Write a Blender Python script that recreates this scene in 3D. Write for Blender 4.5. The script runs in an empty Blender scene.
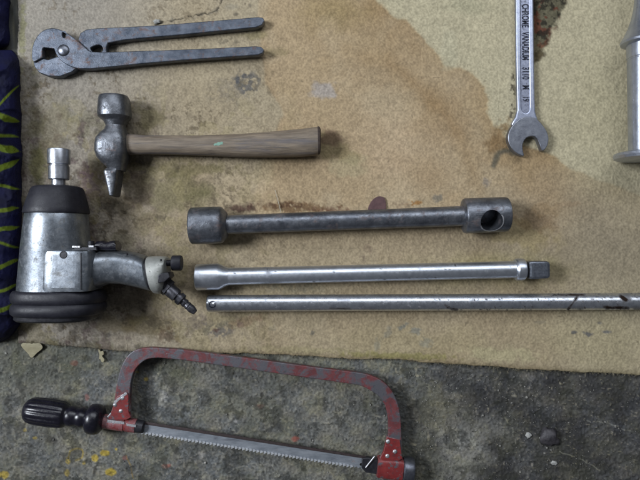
import bpy, bmesh, math, random
import numpy as np
from mathutils import Vector, Matrix

# ------------------------------------------------------------------ camera, world, lamps, exposure
SC = bpy.context.scene
COL = SC.collection
S = 0.00125            # metres per photograph pixel on the mat's surface
H = 0.72               # camera height over the mat
FLOOR = -0.007         # concrete level, mat surface is z = 0

cam_d = bpy.data.cameras.new("camera")
cam_d.sensor_width = 36.0
cam_d.lens = 18.0 * H / (320 * S)
cam_d.clip_start = 0.01
cam_d.clip_end = 50
cam = bpy.data.objects.new("camera", cam_d)
cam.location = (0, 0, H)
COL.objects.link(cam)
SC.camera = cam

world = bpy.data.worlds.new("World")
SC.world = world
world.use_nodes = True
bg = world.node_tree.nodes["Background"]
bg.inputs[0].default_value = (0.93, 0.98, 1.08, 1)
bg.inputs[1].default_value = 0.085

def area(name, loc, target, sx, sy, power, color):
    d = bpy.data.lights.new(name, 'AREA')
    d.shape = 'RECTANGLE'; d.size = sx; d.size_y = sy; d.energy = power; d.color = color
    o = bpy.data.objects.new(name, d); COL.objects.link(o)
    o.location = loc
    o.rotation_euler = (Vector(target) - Vector(loc)).to_track_quat('-Z', 'Y').to_euler()
    return o
area("side_window_light", (-2.0, 0.42, 1.9), (0.0, 0.0, 0), 0.8, 0.75, 79, (0.93, 0.985, 1.06))
area("roof_light", (0.3, 1.35, 1.55), (0.1, 0.1, 0), 2.4, 0.9, 23, (0.93, 0.985, 1.06))

SC.view_settings.view_transform = 'Standard'
SC.view_settings.look = 'None'
SC.view_settings.exposure = 0.0
SC.view_settings.gamma = 1.0
SC.cycles.max_bounces = 6

# ------------------------------------------------------------------ helpers
rng = np.random.default_rng(7)
random.seed(4)

def lin(r, g, b):
    f = lambda c: (c / 255 / 12.92) if c / 255 <= 0.04045 else ((c / 255 + 0.055) / 1.055) ** 2.4
    return (f(r), f(g), f(b))

def K(z): return S * (H - z) / H                       # metres per pixel at height z
def P(px, py, z): return Vector(((px - 320) * K(z), (240 - py) * K(z), z))
def rest(rpx, base=0.0):                                # centre height of a round of rpx pixels lying on base
    r = rpx * S
    return (base + r) / (1 + r / H)

def value_noise(x, y, seed):
    n = 512
    g = np.random.default_rng(seed).random((n, n))
    xi = np.floor(x).astype(int); yi = np.floor(y).astype(int)
    fx = x - xi; fy = y - yi
    fx = fx * fx * (3 - 2 * fx); fy = fy * fy * (3 - 2 * fy)
    a = g[yi % n, xi % n]; b = g[yi % n, (xi + 1) % n]; c = g[(yi + 1) % n, xi % n]; d = g[(yi + 1) % n, (xi + 1) % n]
    return (a * (1 - fx) + b * fx) * (1 - fy) + (c * (1 - fx) + d * fx) * fy

def fbm(x, y, size, octaves=4, seed=0, gain=0.5):
    out = 0; amp = 1; tot = 0
    for i in range(octaves):
        f = 2 ** i / size
        out = out + amp * value_noise(x * f + 31.7 * i + seed * 13.1, y * f + 17.3 * i + seed * 7.7, seed + i)
        tot += amp; amp *= gain
    return out / tot

def sstep(a, b, x):
    t = np.clip((x - a) / (b - a), 0, 1)
    return t * t * (3 - 2 * t)

class MB:
    """collects geometry for one mesh, vertices in world coordinates"""
    def __init__(s): s.v = []; s.f = []
    def add(s, verts, faces):
        o = len(s.v); s.v += [tuple(v) for v in verts]; s.f += [tuple(i + o for i in f) for f in faces]
    def rings(s, rings, cap=True, closed=True):
        n = len(rings[0]); verts = [p for r in rings for p in r]; faces = []
        for i in range(len(rings) - 1):
            for j in range(n if closed else n - 1):
                k = (j + 1) % n
                faces.append((i * n + j, i * n + k, (i + 1) * n + k, (i + 1) * n + j))
        if cap:
            faces.append(tuple(reversed(range(n)))); m = (len(rings) - 1) * n
            faces.append(tuple(range(m, m + n)))
        s.add(verts, faces)
    def lathe(s, A, B, prof, n=40, flute=None):
        """prof: (distance from A along AB, radius) in metres"""
        A = Vector(A); d = (Vector(B) - A).normalized()
        u = d.cross(Vector((0, 0, 1)))
        u = u.normalized() if u.length > 1e-4 else Vector((1, 0, 0))
        w = d.cross(u)
        rs = []
        for t, r in prof:
            ring = []
            for j in range(n):
                a = 2 * math.pi * j / n
                rr = r * (flute(a, t) if flute else 1)
                ring.append(A + d * t + u * (math.cos(a) * rr) + w * (math.sin(a) * rr))
            rs.append(ring)
        s.rings(rs)
    def lathe_px(s, a, b, z, prof, n=40, z2=None, flute=None):
        z2 = z if z2 is None else z2
        k = K(z)
        s.lathe(P(a[0], a[1], z), P(b[0], b[1], z2), [(t * k, max(r, 0.02) * k) for t, r in prof], n, flute)
    def loft(s, secs, n=40):
        """secs: (centre, u, v, half_u, half_v, exponent)"""
        rs = []
        for c, u, v, a, b, e in secs:
            ring = []
            for j in range(n):
                t = 2 * math.pi * j / n
                cs, sn = math.cos(t), math.sin(t)
                ring.append(Vector(c) + Vector(u) * (a * math.copysign(abs(cs) ** (2 / e), cs)) + Vector(v) * (b * math.copysign(abs(sn) ** (2 / e), sn)))
            rs.append(ring)
        s.rings(rs)
    def mesh(s, m):
        o = len(s.v)
        s.v += [tuple(v.co) for v in m.vertices]
        s.f += [tuple(i + o for i in p.vertices) for p in m.polygons]
    def prism(s, outline, holes, z0, z1, bevel=0.0005, res=2, metres=False):
        """flat plate with bevelled edges; outline in photograph pixels at its top"""
        cu = bpy.data.curves.new("tmp", 'CURVE'); cu.dimensions = '2D'; cu.fill_mode = 'BOTH'
        for loop in [outline] + list(holes):
            sp = cu.splines.new('POLY'); sp.points.add(len(loop) - 1); sp.use_cyclic_u = True
            for q, p in zip(sp.points, loop):
                c = Vector((p[0], p[1], 0)) if metres else P(p[0], p[1], z1)
                q.co = (c.x, c.y, 0, 1)
        cu.extrude = max((z1 - z0) / 2 - bevel, 1e-5); cu.bevel_depth = bevel; cu.bevel_resolution = res; cu.offset = -bevel
        o = bpy.data.objects.new("tmp", cu); COL.objects.link(o)
        bpy.context.view_layer.update()
        m = bpy.data.meshes.new_from_object(o.evaluated_get(bpy.context.evaluated_depsgraph_get()))
        m.transform(Matrix.Translation((0, 0, (z0 + z1) / 2)))
        s.mesh(m)
        bpy.data.objects.remove(o); bpy.data.curves.remove(cu); bpy.data.meshes.remove(m)
    def dome(s, c, r, h, n=16):
        c = Vector(c)
        self_prof = [(0, r), (h * 0.35, r * 0.93), (h * 0.7, r * 0.68), (h * 0.93, r * 0.32), (h, r * 0.04)]
        s.lathe(c, c + Vector((0, 0, 1)), self_prof, n)
    def text(s, body, M, size):
        cu = bpy.data.curves.new("tmp", 'FONT'); cu.body = body; cu.size = size; cu.extrude = 0.00004
        cu.align_x = 'LEFT'; cu.align_y = 'CENTER'; cu.offset = size * 0.035
        o = bpy.data.objects.new("tmp", cu); COL.objects.link(o)
        bpy.context.view_layer.update()
        m = bpy.data.meshes.new_from_object(o.evaluated_get(bpy.context.evaluated_depsgraph_get()))
        m.transform(M); s.mesh(m)
        bpy.data.objects.remove(o); bpy.data.curves.remove(cu); bpy.data.meshes.remove(m)

def crom(pts, closed=True, sub=6):
    """Catmull-Rom through points"""
    out = []; n = len(pts)
    for i in range(n if closed else n - 1):
        g = lambda k: pts[k % n] if closed else pts[min(max(k, 0), n - 1)]
        p0, p1, p2, p3 = g(i - 1), g(i), g(i + 1), g(i + 2)
        for j in range(sub):
            t = j / sub
            out.append(tuple(0.5 * (2 * p1[k] + (p2[k] - p0[k]) * t + (2 * p0[k] - 5 * p1[k] + 4 * p2[k] - p3[k]) * t * t + (3 * p1[k] - p0[k] - 3 * p2[k] + p3[k]) * t ** 3) for k in range(2)))
    if not closed: out.append(tuple(pts[-1]))
    return out

def circle(cx, cy, rx, ry=None, n=24):
    ry = rx if ry is None else ry
    return [(cx + rx * math.cos(2 * math.pi * i / n), cy + ry * math.sin(2 * math.pi * i / n)) for i in range(n)]

ORIGIN = {}
def thing(name, label, cat, base, group=None):
    o = bpy.data.objects.new(name, None); COL.objects.link(o)
    o.empty_display_size = 0.02
    o.location = base; o['label'] = label; o['category'] = cat
    if group: o['group'] = group
    ORIGIN[o.name] = Vector(base)
    return o
def obj(name, mb, mat, parent=None, angle=35, label=None, cat=None, kind=None, group=None, base=None, noise=0, nscale=0.01):
    off = ORIGIN[parent.name] if parent else Vector(base) if base is not None else Vector((0, 0, 0))
    m = bpy.data.meshes.new(name)
    m.from_pydata([(v[0] - off.x, v[1] - off.y, v[2] - off.z) for v in mb.v], [], mb.f)
    b = bmesh.new(); b.from_mesh(m)
    bmesh.ops.remove_doubles(b, verts=b.verts, dist=1e-6)
    bmesh.ops.recalc_face_normals(b, faces=b.faces)
    b.to_mesh(m); b.free()
    m.shade_smooth(); m.set_sharp_from_angle(angle=math.radians(angle))
    for p in m.polygons:
        if abs(p.normal.z) > 0.9995: p.use_smooth = False      # flat caps stay flat
    m.materials.append(mat)
    o = bpy.data.objects.new(name, m); COL.objects.link(o)
    if parent: o.parent = parent
    elif base is not None: o.location = off
    ORIGIN[o.name] = off
    if label: o['label'] = label
    if cat: o['category'] = cat
    if kind: o['kind'] = kind
    if group: o['group'] = group
    return o

# ------------------------------------------------------------------ materials
def nodes(name):
    m = bpy.data.materials.new(name); m.use_nodes = True
    nt = m.node_tree; return m, nt, nt.nodes["Principled BSDF"], nt.nodes, nt.links
def mix(nt, fac, a, b):
    n = nt.nodes.new("ShaderNodeMix"); n.data_type = 'RGBA'
    for sock, val in ((n.inputs[0], fac), (n.inputs[6], a), (n.inputs[7], b)):
        if hasattr(val, 'is_linked'): nt.links.new(val, sock)
        elif isinstance(val, (int, float)): sock.default_value = val
        else: sock.default_value = (*val[:3], 1)
    return n.outputs[2]
def noise(nt, vec, scale, detail=6, rough=0.6, dist=0.0):
    n = nt.nodes.new("ShaderNodeTexNoise"); n.inputs["Scale"].default_value = scale; n.inputs["Detail"].default_value = detail
    n.inputs["Roughness"].default_value = rough; n.inputs["Distortion"].default_value = dist
    nt.links.new(vec, n.inputs["Vector"]); return n.outputs["Fac"]
def ramp(nt, fac, a, b, lo=0.0, hi=1.0):
    n = nt.nodes.new("ShaderNodeMapRange"); n.inputs[1].default_value = a; n.inputs[2].default_value = b
    n.inputs[3].default_value = lo; n.inputs[4].default_value = hi
    nt.links.new(fac, n.inputs[0]); return n.outputs[0]
def coords(nt, stretch=(1, 1, 1), rot=0):
    t = nt.nodes.new("ShaderNodeTexCoord"); mp = nt.nodes.new("ShaderNodeMapping")
    mp.inputs["Scale"].default_value = stretch; mp.inputs["Rotation"].default_value = (0, 0, rot)
    nt.links.new(t.outputs["Object"], mp.inputs["Vector"]); return mp.outputs["Vector"]

def mat(name, c1, c2, scale=120, metal=0.0, rough=(0.35, 0.55), bump=0.2, bscale=900, bdist=0.0003, layers=(), edge=None, stretch=(1, 1, 1), rot=0, attr=None, spec=0.5):
    """c1/c2 mottled by noise; layers: (colour, noise scale, low, high, roughness, metal, strength) patches over it"""
    m, nt, bs, N, L = nodes(name)
    v = coords(nt, stretch, rot)
    f = ramp(nt, noise(nt, v, scale, 6, 0.65), 0.34, 0.66)
    col = mix(nt, f, c1, c2)
    r = ramp(nt, noise(nt, v, scale * 2.3, 5, 0.7), 0.3, 0.7, rough[0], rough[1])
    mt = None
    for (lc, ls, lo, hi, lr, lm, st) in layers:
        g = ramp(nt, noise(nt, v, ls, 8, 0.7, 0.4), lo, hi, 0, st)
        col = mix(nt, g, col, lc)
        mx = N.new("ShaderNodeMix"); L.new(g, mx.inputs[0]); L.new(r, mx.inputs[2]); mx.inputs[3].default_value = lr; r = mx.outputs[0]
        mx = N.new("ShaderNodeMix"); L.new(g, mx.inputs[0])
        if mt is None: mx.inputs[2].default_value = metal
        else: L.new(mt, mx.inputs[2])
        mx.inputs[3].default_value = lm; mt = mx.outputs[0]
    if edge:
        gm_ = N.new("ShaderNodeNewGeometry")
        e = ramp(nt, gm_.outputs["Pointiness"], 0.545, 0.64, 0, 1)
        en = ramp(nt, noise(nt, v, 260, 6, 0.7), 0.36, 0.58, 0, edge[1])
        ml = N.new("ShaderNodeMath"); ml.operation = 'MULTIPLY'; L.new(e, ml.inputs[0]); L.new(en, ml.inputs[1])
        col = mix(nt, ml.outputs[0], col, edge[0])
    if attr:
        a = N.new("ShaderNodeAttribute"); a.attribute_name = "dirt"
        col = mix(nt, a.outputs["Fac"], col, attr)
        mx = N.new("ShaderNodeMix"); L.new(a.outputs["Fac"], mx.inputs[0]); L.new(r, mx.inputs[2]); mx.inputs[3].default_value = 0.8; r = mx.outputs[0]
    L.new(col, bs.inputs["Base Color"]); L.new(r, bs.inputs["Roughness"])
    if mt is not None: L.new(mt, bs.inputs["Metallic"])
    else: bs.inputs["Metallic"].default_value = metal
    bs.inputs["Specular IOR Level"].default_value = spec
    if bump:
        b = N.new("ShaderNodeBump"); b.inputs["Strength"].default_value = bump; b.inputs["Distance"].default_value = bdist
        L.new(noise(nt, v, bscale, 5, 0.65), b.inputs["Height"]); L.new(b.outputs["Normal"], bs.inputs["Normal"])
    return m

RUST = (0.10, 0.045, 0.025); GRIME = (0.018, 0.017, 0.017)
M = {}
BRIGHT = (0.45, 0.48, 0.53)
M['pliers'] = mat("worn_dark_steel", (0.050, 0.060, 0.080), (0.125, 0.140, 0.170), edge=((0.48, 0.49, 0.52), 0.8), scale=80, metal=0.8, rough=(0.34, 0.52), bump=0.4, bscale=650, bdist=0.0004, layers=
                  [(RUST, 90, 0.54, 0.66, 0.7, 0.1, 0.75), (GRIME, 190, 0.56, 0.70, 0.7, 0.1, 0.65), (BRIGHT, 700, 0.64, 0.70, 0.4, 1.0, 0.5)])
M['pivot'] = mat("pivot_steel", (0.20, 0.21, 0.24), (0.12, 0.13, 0.16), 200, 0.9, (0.3, 0.45), 0.3, 800)
M['hammer'] = mat("hammer_steel", (0.095, 0.101, 0.115), (0.19, 0.20, 0.22), edge=((0.48, 0.49, 0.52), 0.7), scale=70, metal=0.85, rough=(0.28, 0.46), bump=0.5, bscale=330, bdist=0.0006, layers=
                  [(GRIME, 170, 0.56, 0.68, 0.7, 0.1, 0.75), (RUST, 90, 0.58, 0.68, 0.7, 0.2, 0.6), (BRIGHT, 300, 0.62, 0.72, 0.35, 1.0, 0.4)])
M['wood'] = mat("greyed_ash_wood", (0.105, 0.080, 0.057), (0.205, 0.162, 0.118), 300, 0.0, (0.55, 0.7), 0.7, 520, 0.0004,
                [((0.040, 0.036, 0.036), 330, 0.52, 0.70, 0.6, 0.0, 0.75), ((0.07, 0.07, 0.09), 80, 0.50, 0.64, 0.6, 0.0, 0.6)], stretch=(0.11, 1.2, 1.2))
M['endgrain'] = mat("dirty_end_grain", (0.030, 0.020, 0.016), (0.06, 0.042, 0.033), 300, 0.0, (0.7, 0.9), 0.5, 600)
M['mint'] = mat("mint_paint_fleck", (0.13, 0.26, 0.20), (0.20, 0.33, 0.26), 400, 0, (0.4, 0.6), 0.1)
M['tsteel'] = mat("oiled_black_steel", (0.085, 0.093, 0.112), (0.215, 0.228, 0.255), edge=((0.48, 0.49, 0.52), 0.8), scale=60, metal=0.85, rough=(0.29, 0.46), bump=0.5, bscale=330, bdist=0.0005, layers=
                  [(GRIME, 150, 0.56, 0.70, 0.6, 0.2, 0.6), (RUST, 80, 0.55, 0.68, 0.7, 0.2, 0.55), (BRIGHT, 520, 0.61, 0.70, 0.35, 1.0, 0.65)])
M['chrome'] = mat("dulled_chrome", (0.52, 0.555, 0.62), (0.66, 0.695, 0.755), 110, 0.95, (0.30, 0.40), 0.2, 500, 0.0002,
                  [((0.05, 0.05, 0.05), 520, 0.68, 0.74, 0.7, 0.2, 0.6), ((0.24, 0.25, 0.28), 60, 0.55, 0.68, 0.5, 0.9, 0.5)], attr=(0.03, 0.022, 0.02))
M['tube'] = mat("blue_grey_tube_steel", (0.36, 0.39, 0.46), (0.47, 0.50, 0.57), 80, 0.9, (0.26, 0.36), 0.15, 500, 0.0002, [(GRIME, 160, 0.64, 0.74, 0.7, 0.1, 0.5)])
M['rod'] = mat("speckled_chrome", (0.48, 0.505, 0.555), (0.66, 0.685, 0.73), 110, 0.95, (0.24, 0.36), 0.2, 500, 0.0002,
               [((0.05, 0.035, 0.03), 420, 0.655, 0.70, 0.8, 0.0, 0.8), ((0.22, 0.22, 0.24), 70, 0.54, 0.66, 0.5, 0.9, 0.55), (RUST, 120, 0.60, 0.70, 0.7, 0.2, 0.6)], attr=(0.040, 0.026, 0.020))
M['drive'] = mat("scuffed_square_steel", (0.15, 0.165, 0.20), (0.24, 0.26, 0.30), edge=((0.48, 0.49, 0.52), 0.8), scale=200, metal=0.9, rough=(0.3, 0.5), bump=0.3, bscale=600)
M['spanner'] = mat("satin_chrome", (0.33, 0.36, 0.46), (0.45, 0.48, 0.58), 130, 0.9, (0.32, 0.46), 0.2, 700, 0.0002,
                   [((0.10, 0.10, 0.13), 240, 0.60, 0.72, 0.6, 0.4, 0.6)])
M['jaw'] = mat("rubbed_jaw_steel", (0.19, 0.20, 0.235), (0.29, 0.305, 0.345), edge=((0.48, 0.49, 0.52), 0.7), scale=150, metal=0.9, rough=(0.33, 0.48), bump=0.3, bscale=600, bdist=0.0002, layers=[(GRIME, 260, 0.60, 0.70, 0.6, 0.2, 0.5)])
M['recess'] = mat("dark_recess_steel", (0.24, 0.26, 0.34), (0.34, 0.36, 0.44), 300, 0.9, (0.4, 0.55), 0.2, 700, 0.0002, [((0.06, 0.06, 0.08), 420, 0.52, 0.62, 0.7, 0.2, 0.6)])
M['ink'] = mat("grime_in_letters", (0.006, 0.008, 0.016), (0.016, 0.018, 0.028), 300, 0, (0.6, 0.9), 0, layers=[((0.16, 0.17, 0.22), 620, 0.52, 0.60, 0.5, 0.7, 0.85)], spec=0.2)
M['alu'] = mat("cast_aluminium", (0.165, 0.185, 0.212), (0.285, 0.31, 0.342), edge=((0.48, 0.49, 0.52), 0.5), scale=90, metal=0.88, rough=(0.28, 0.42), bump=0.18, bscale=480, bdist=0.0004, layers=
               [((0.085, 0.075, 0.06), 130, 0.53, 0.68, 0.65, 0.1, 0.6), ((0.03, 0.026, 0.022), 460, 0.60, 0.66, 0.8, 0.0, 0.85)])
M['alu2'] = mat("painted_end_cap", (0.27, 0.28, 0.26), (0.36, 0.365, 0.345), 140, 0.4, (0.4, 0.55), 0.35, 500, 0.0003,
                [((0.04, 0.037, 0.033), 280, 0.58, 0.68, 0.8, 0.0, 0.8)])
M['socket'] = mat("bright_socket_chrome", (0.42, 0.44, 0.49), (0.55, 0.57, 0.62), 150, 0.95, (0.28, 0.42), 0.2, 600, 0.0002,
                  [((0.05, 0.05, 0.05), 320, 0.62, 0.70, 0.7, 0.1, 0.7)])
M['rubber'] = mat("charcoal_rubber", (0.008, 0.008, 0.013), (0.016, 0.016, 0.023), 130, 0, (0.42, 0.60), 0.4, 700, 0.0003,
                  [((0.07, 0.065, 0.062), 330, 0.62, 0.72, 0.9, 0, 0.5)], spec=0.4)
M['black'] = mat("black_metal", (0.012, 0.012, 0.016), (0.030, 0.030, 0.036), 200, 0.3, (0.32, 0.5), 0.25, 600)
M['coupling'] = mat("blackened_brass", (0.03, 0.03, 0.035), (0.10, 0.10, 0.115), 190, 0.8, (0.28, 0.42), 0.3, 600, 0.0003, [(GRIME, 170, 0.52, 0.66, 0.6, 0, 0.75)])
M['plastic'] = mat("black_plastic", (0.004, 0.004, 0.008), (0.009, 0.008, 0.015), 150, 0, (0.20, 0.38), 0.25, 450, 0.0003,
                   [((0.045, 0.04, 0.05), 140, 0.62, 0.78, 0.7, 0, 0.35)], spec=0.55)
M['saw_red'] = mat("chipped_red_paint", (0.095, 0.026, 0.028), (0.150, 0.040, 0.042), edge=((0.48, 0.49, 0.52), 0.7), scale=90, metal=0.05, rough=(0.35, 0.55), bump=0.5, bscale=400, bdist=0.0003, layers=
                   [((0.105, 0.117, 0.132), 60, 0.465, 0.575, 0.45, 0.5, 0.85), ((0.095, 0.10, 0.12), 170, 0.56, 0.62, 0.45, 0.6, 0.7), ((0.30, 0.31, 0.34), 380, 0.63, 0.67, 0.4, 0.8, 0.8), (GRIME, 170, 0.56, 0.70, 0.7, 0, 0.75)])
M['saw_bracket'] = mat("red_paint_bracket", (0.135, 0.017, 0.018), (0.20, 0.027, 0.026), edge=((0.48, 0.49, 0.52), 0.6), scale=90, metal=0.05, rough=(0.30, 0.5), bump=0.4, bscale=400, bdist=0.0003, layers=
                       [((0.12, 0.125, 0.14), 110, 0.56, 0.60, 0.45, 0.6, 0.9), ((0.35, 0.33, 0.33), 420, 0.64, 0.68, 0.5, 0.3, 0.7), (GRIME, 170, 0.55, 0.68, 0.7, 0, 0.8)])
M['bare'] = mat("scraped_bare_steel", (0.40, 0.40, 0.42), (0.55, 0.55, 0.57), 250, 0.8, (0.3, 0.5), 0.3, 600, 0.0003, [(GRIME, 420, 0.52, 0.62, 0.7, 0, 0.8)])
M['blade'] = mat("grey_saw_blade", (0.20, 0.22, 0.25), (0.33, 0.355, 0.39), 90, 0.6, (0.38, 0.55), 0.3, 500, 0.0002,
                 [((0.05, 0.05, 0.065), 75, 0.53, 0.66, 0.6, 0.3, 0.65), (RUST, 110, 0.62, 0.70, 0.8, 0, 0.7)], stretch=(0.5, 1.5, 1))
M['blade_shade'] = mat("dark_brown_blade_shade", (0.022, 0.015, 0.015), (0.045, 0.030, 0.030), 200, 0.2, (0.5, 0.7), 0.4, 500, 0.0002)  # dark brown colour for the shadow along the blade
M['teeth'] = mat("bright_saw_teeth", (0.5, 0.52, 0.55), (0.66, 0.68, 0.71), 300, 0.6, (0.3, 0.45), 0)
M['leaf'] = mat("dry_leaf", (0.23, 0.20, 0.12), (0.30, 0.27, 0.17), 150, 0, (0.6, 0.8), 0.3, 300, 0.0005)
M['chip'] = mat("pale_chip", (0.24, 0.24, 0.225), (0.36, 0.36, 0.34), 300, 0, (0.6, 0.8), 0.3, 600)
M['lump'] = mat("oily_lump", (0.022, 0.02, 0.024), (0.06, 0.055, 0.06), 200, 0, (0.4, 0.65), 0.8, 300, 0.001)
M['leather'] = mat("dark_red_scrap", (0.065, 0.030, 0.032), (0.10, 0.05, 0.05), 220, 0, (0.5, 0.7), 0.4, 500)
M['edge'] = mat("scrap_rim", (0.02, 0.014, 0.015), (0.035, 0.022, 0.022), 220, 0, (0.5, 0.7), 0.3, 500)
M['thread'] = mat("pale_thread", (0.34, 0.32, 0.26), (0.40, 0.37, 0.30), 300, 0, (0.7, 0.8), 0)

# ------------------------------------------------------------------ sheets painted with wear, the mat with some shade too: concrete floor and mat
def grid_mesh(name, XX, YY, ZZ, colr, mat_, skirt=None):
    """tensor grid (rows, cols) in world metres with a colour attribute; one mesh"""
    h, w = XX.shape
    co = np.stack([XX, YY, ZZ], -1).reshape(-1, 3).astype(np.float32)
    idx = np.arange(h * w).reshape(h, w)
    q = np.stack([idx[:-1, :-1], idx[1:, :-1], idx[1:, 1:], idx[:-1, 1:]], -1).reshape(-1, 4)
    cols = colr.reshape(-1, 3)
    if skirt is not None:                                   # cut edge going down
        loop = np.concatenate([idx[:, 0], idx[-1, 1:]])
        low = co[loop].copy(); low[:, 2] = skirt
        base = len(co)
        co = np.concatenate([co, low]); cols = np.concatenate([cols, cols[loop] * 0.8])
        li = np.arange(len(loop)) + base
        q = np.concatenate([q, np.stack([loop[:-1], li[:-1], li[1:], loop[1:]], -1)])
    m = bpy.data.meshes.new(name)
    m.vertices.add(len(co)); m.vertices.foreach_set("co", co.astype(np.float32).ravel())
    m.loops.add(q.size); m.loops.foreach_set("vertex_index", q.astype(np.int32).ravel())
    m.polygons.add(len(q)); m.polygons.foreach_set("loop_start", (np.arange(len(q)) * 4).astype(np.int32))
    m.update(calc_edges=True); m.validate()
    at = m.color_attributes.new("wear", 'FLOAT_COLOR', 'POINT')
    at.data.foreach_set("color", np.concatenate([np.clip(cols, 0, 1), np.ones((len(cols), 1))], 1).astype(np.float32).ravel())
    m.shade_smooth()
    m.materials.append(mat_)
    o = bpy.data.objects.new(name, m); COL.objects.link(o)
    return o

def wear_mat(name, grain, amount, rough, bump, bdist, grain2=None, gloss=None):
    m, nt, bs, N, L = nodes(name)
    v = coords(nt)
    a = N.new("ShaderNodeAttribute"); a.attribute_name = "wear"
    g = ramp(nt, noise(nt, v, grain, 3, 0.7), 0.25, 0.75, 1 - amount, 1 + amount)
    mul = N.new("ShaderNodeMix"); mul.data_type = 'RGBA'; mul.blend_type = 'MULTIPLY'; mul.inputs[0].default_value = 1.0
    L.new(a.outputs["Color"], mul.inputs[6]); L.new(g, mul.inputs[7])
    L.new(mul.outputs[2], bs.inputs["Base Color"])
    r = ramp(nt, noise(nt, v, 60, 5, 0.6), 0.3, 0.7, rough[0], rough[1]); L.new(r, bs.inputs["Roughness"])
    bs.inputs["Specular IOR Level"].default_value = 0.25 if gloss is None else gloss
    b = N.new("ShaderNodeBump"); b.inputs["Strength"].default_value = bump; b.inputs["Distance"].default_value = bdist
    L.new(noise(nt, v, grain * 0.8, 4, 0.7), b.inputs["Height"]); L.new(b.outputs["Normal"], bs.inputs["Normal"])
    return m

class Paint:
    def __init__(s, X, Y, base): s.X, s.Y = X, Y; s.C = np.empty(X.shape + (3,)); s.C[:] = base
    def lay(s, mask, col, st=1.0):
        m = (np.clip(mask, 0, 1) * st)[..., None]; s.C = s.C * (1 - m) + np.array(col) * m
    def mul(s, mask, col, st=1.0):
        m = (np.clip(mask, 0, 1) * st)[..., None]; s.C = s.C * (1 - m + m * np.array(col))
    def blob(s, cx, cy, rx, ry, rot=0, soft=0.5, warp=0.5, size=10, seed=1, speck=0):
        c, sn = math.cos(math.radians(rot)), math.sin(math.radians(rot))
        dx, dy = s.X - cx, s.Y - cy
        u = (dx * c + dy * sn) / rx; v = (-dx * sn + dy * c) / ry
        d = np.sqrt(u * u + v * v)
        near = d < 1 + soft + warp
        out = np.zeros(s.X.shape)
        x, y = s.X[near], s.Y[near]
        dd = d[near] + warp * 2 * (fbm(x, y, size, 4, seed) - 0.5)
        o = 1 - sstep(1 - soft, 1 + soft * 0.3, dd)
        if speck: o = o * sstep(speck, speck + 0.12, fbm(x, y, 3.2, 3, seed + 50))
        out[near] = o
        return out
    def line(s, pts, width, soft=1.0, seed=1, warp=0.0, wsize=6):
        d = np.full(s.X.shape, 1e9)
        x = s.X; y = s.Y
        if warp:
            x = x + warp * 2 * (fbm(s.X, s.Y, wsize, 3, seed) - 0.5); y = y + warp * 2 * (fbm(s.X, s.Y, wsize, 3, seed + 9) - 0.5)
        for (x0, y0), (x1, y1) in zip(pts[:-1], pts[1:]):
            L2 = (x1 - x0) ** 2 + (y1 - y0) ** 2 + 1e-9
            t = np.clip(((x - x0) * (x1 - x0) + (y - y0) * (y1 - y0)) / L2, 0, 1)
            d = np.minimum(d, np.hypot(x - x0 - t * (x1 - x0), y - y0 - t * (y1 - y0)))
        return 1 - sstep(width - soft, width + soft, d)

def axis(lo, a, b, hi, step, coarse):
    return np.concatenate([np.arange(lo, a, coarse), np.arange(a, b, step), np.arange(b, hi + coarse, coarse)])

# --- concrete floor (structure)
fx = axis(-420, -20, 660, 1060, 0.75, 16.0); fy = axis(-420, 330, 500, 900, 0.75, 16.0)
FX, FY = np.meshgrid(fx, fy)
n1 = fbm(FX, FY, 60, 5, 3); n2 = fbm(FX, FY, 14, 5, 5, 0.6); n3 = fbm(FX, FY, 4, 3, 8); n4 = fbm(FX, FY, 28, 5, 11, 0.6)
n5 = value_noise(FX / 1.5, FY / 1.5, 21); n6 = value_noise(FX / 2.6 + 3, FY / 2.6, 22); n7 = fbm(FX, FY, 9, 4, 23, 0.65); n8 = fbm(FX, FY, 20, 4, 24)
pt = Paint(FX, FY, lin(106, 110, 110))
pt.lay(sstep(0.42, 0.62, n1), lin(90, 97, 104), 0.75)
pt.lay(sstep(0.50, 0.64, n2), lin(124, 124, 116), 0.55)
pt.lay(sstep(0.50, 0.36, n2) , lin(70, 74, 77), 0.6)
pt.lay(sstep(0.53, 0.70, n3), lin(134, 134, 126), 0.4)
# the right side: oil soaked, with dried pale patches
right = sstep(395, 500, FX + 60 * (n1 - 0.5))
pt.lay(right, lin(62, 64, 70), 0.75)
pt.lay(right * sstep(0.50, 0.62, n4), lin(36, 38, 46), 0.75)
pt.lay(right * sstep(0.54, 0.68, n2), lin(84, 84, 82), 0.5)
pt.lay(pt.blob(470, 450, 44, 36, -20, 0.8, 0.5, 20, 31), lin(150, 153, 150), 0.66)
pt.lay(pt.blob(528, 395, 38, 16, 20, 0.8, 0.7, 16, 32), lin(92, 92, 88), 0.5)
pt.lay(pt.blob(530, 377, 10, 5, 0, 0.4, 0.8, 8, 33), lin(112, 112, 112), 0.7)
pt.lay(pt.blob(425, 410, 26, 34, 0, 0.9, 0.6, 14, 34), lin(88, 86, 74), 0.5)
for (x, y, rx, ry) in ((495, 445, 14, 10), (480, 470, 12, 8), (602, 461, 14, 9), (455, 385, 34, 14), (610, 395, 32, 22), (500, 400, 12, 10), (555, 390, 25, 12), (430, 445, 12, 16)):
    pt.lay(pt.blob(x, y, rx, ry, 15, 0.8, 0.7, 9, int(x)), lin(34, 36, 44), 0.62)
# greasy greenish strip at the left and along the mat
pt.lay(pt.blob(30, 370, 80, 34, 0, 0.9, 0.5, 20, 41), lin(70, 76, 66), 0.65)
pt.lay(pt.blob(172, 372, 28, 16, 20, 0.9, 0.5, 9, 42), lin(72, 76, 50), 0.6)
pt.lay(pt.blob(260, 400, 90, 40, 10, 0.9, 0.4, 22, 43), lin(92, 95, 92), 0.35)
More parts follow.
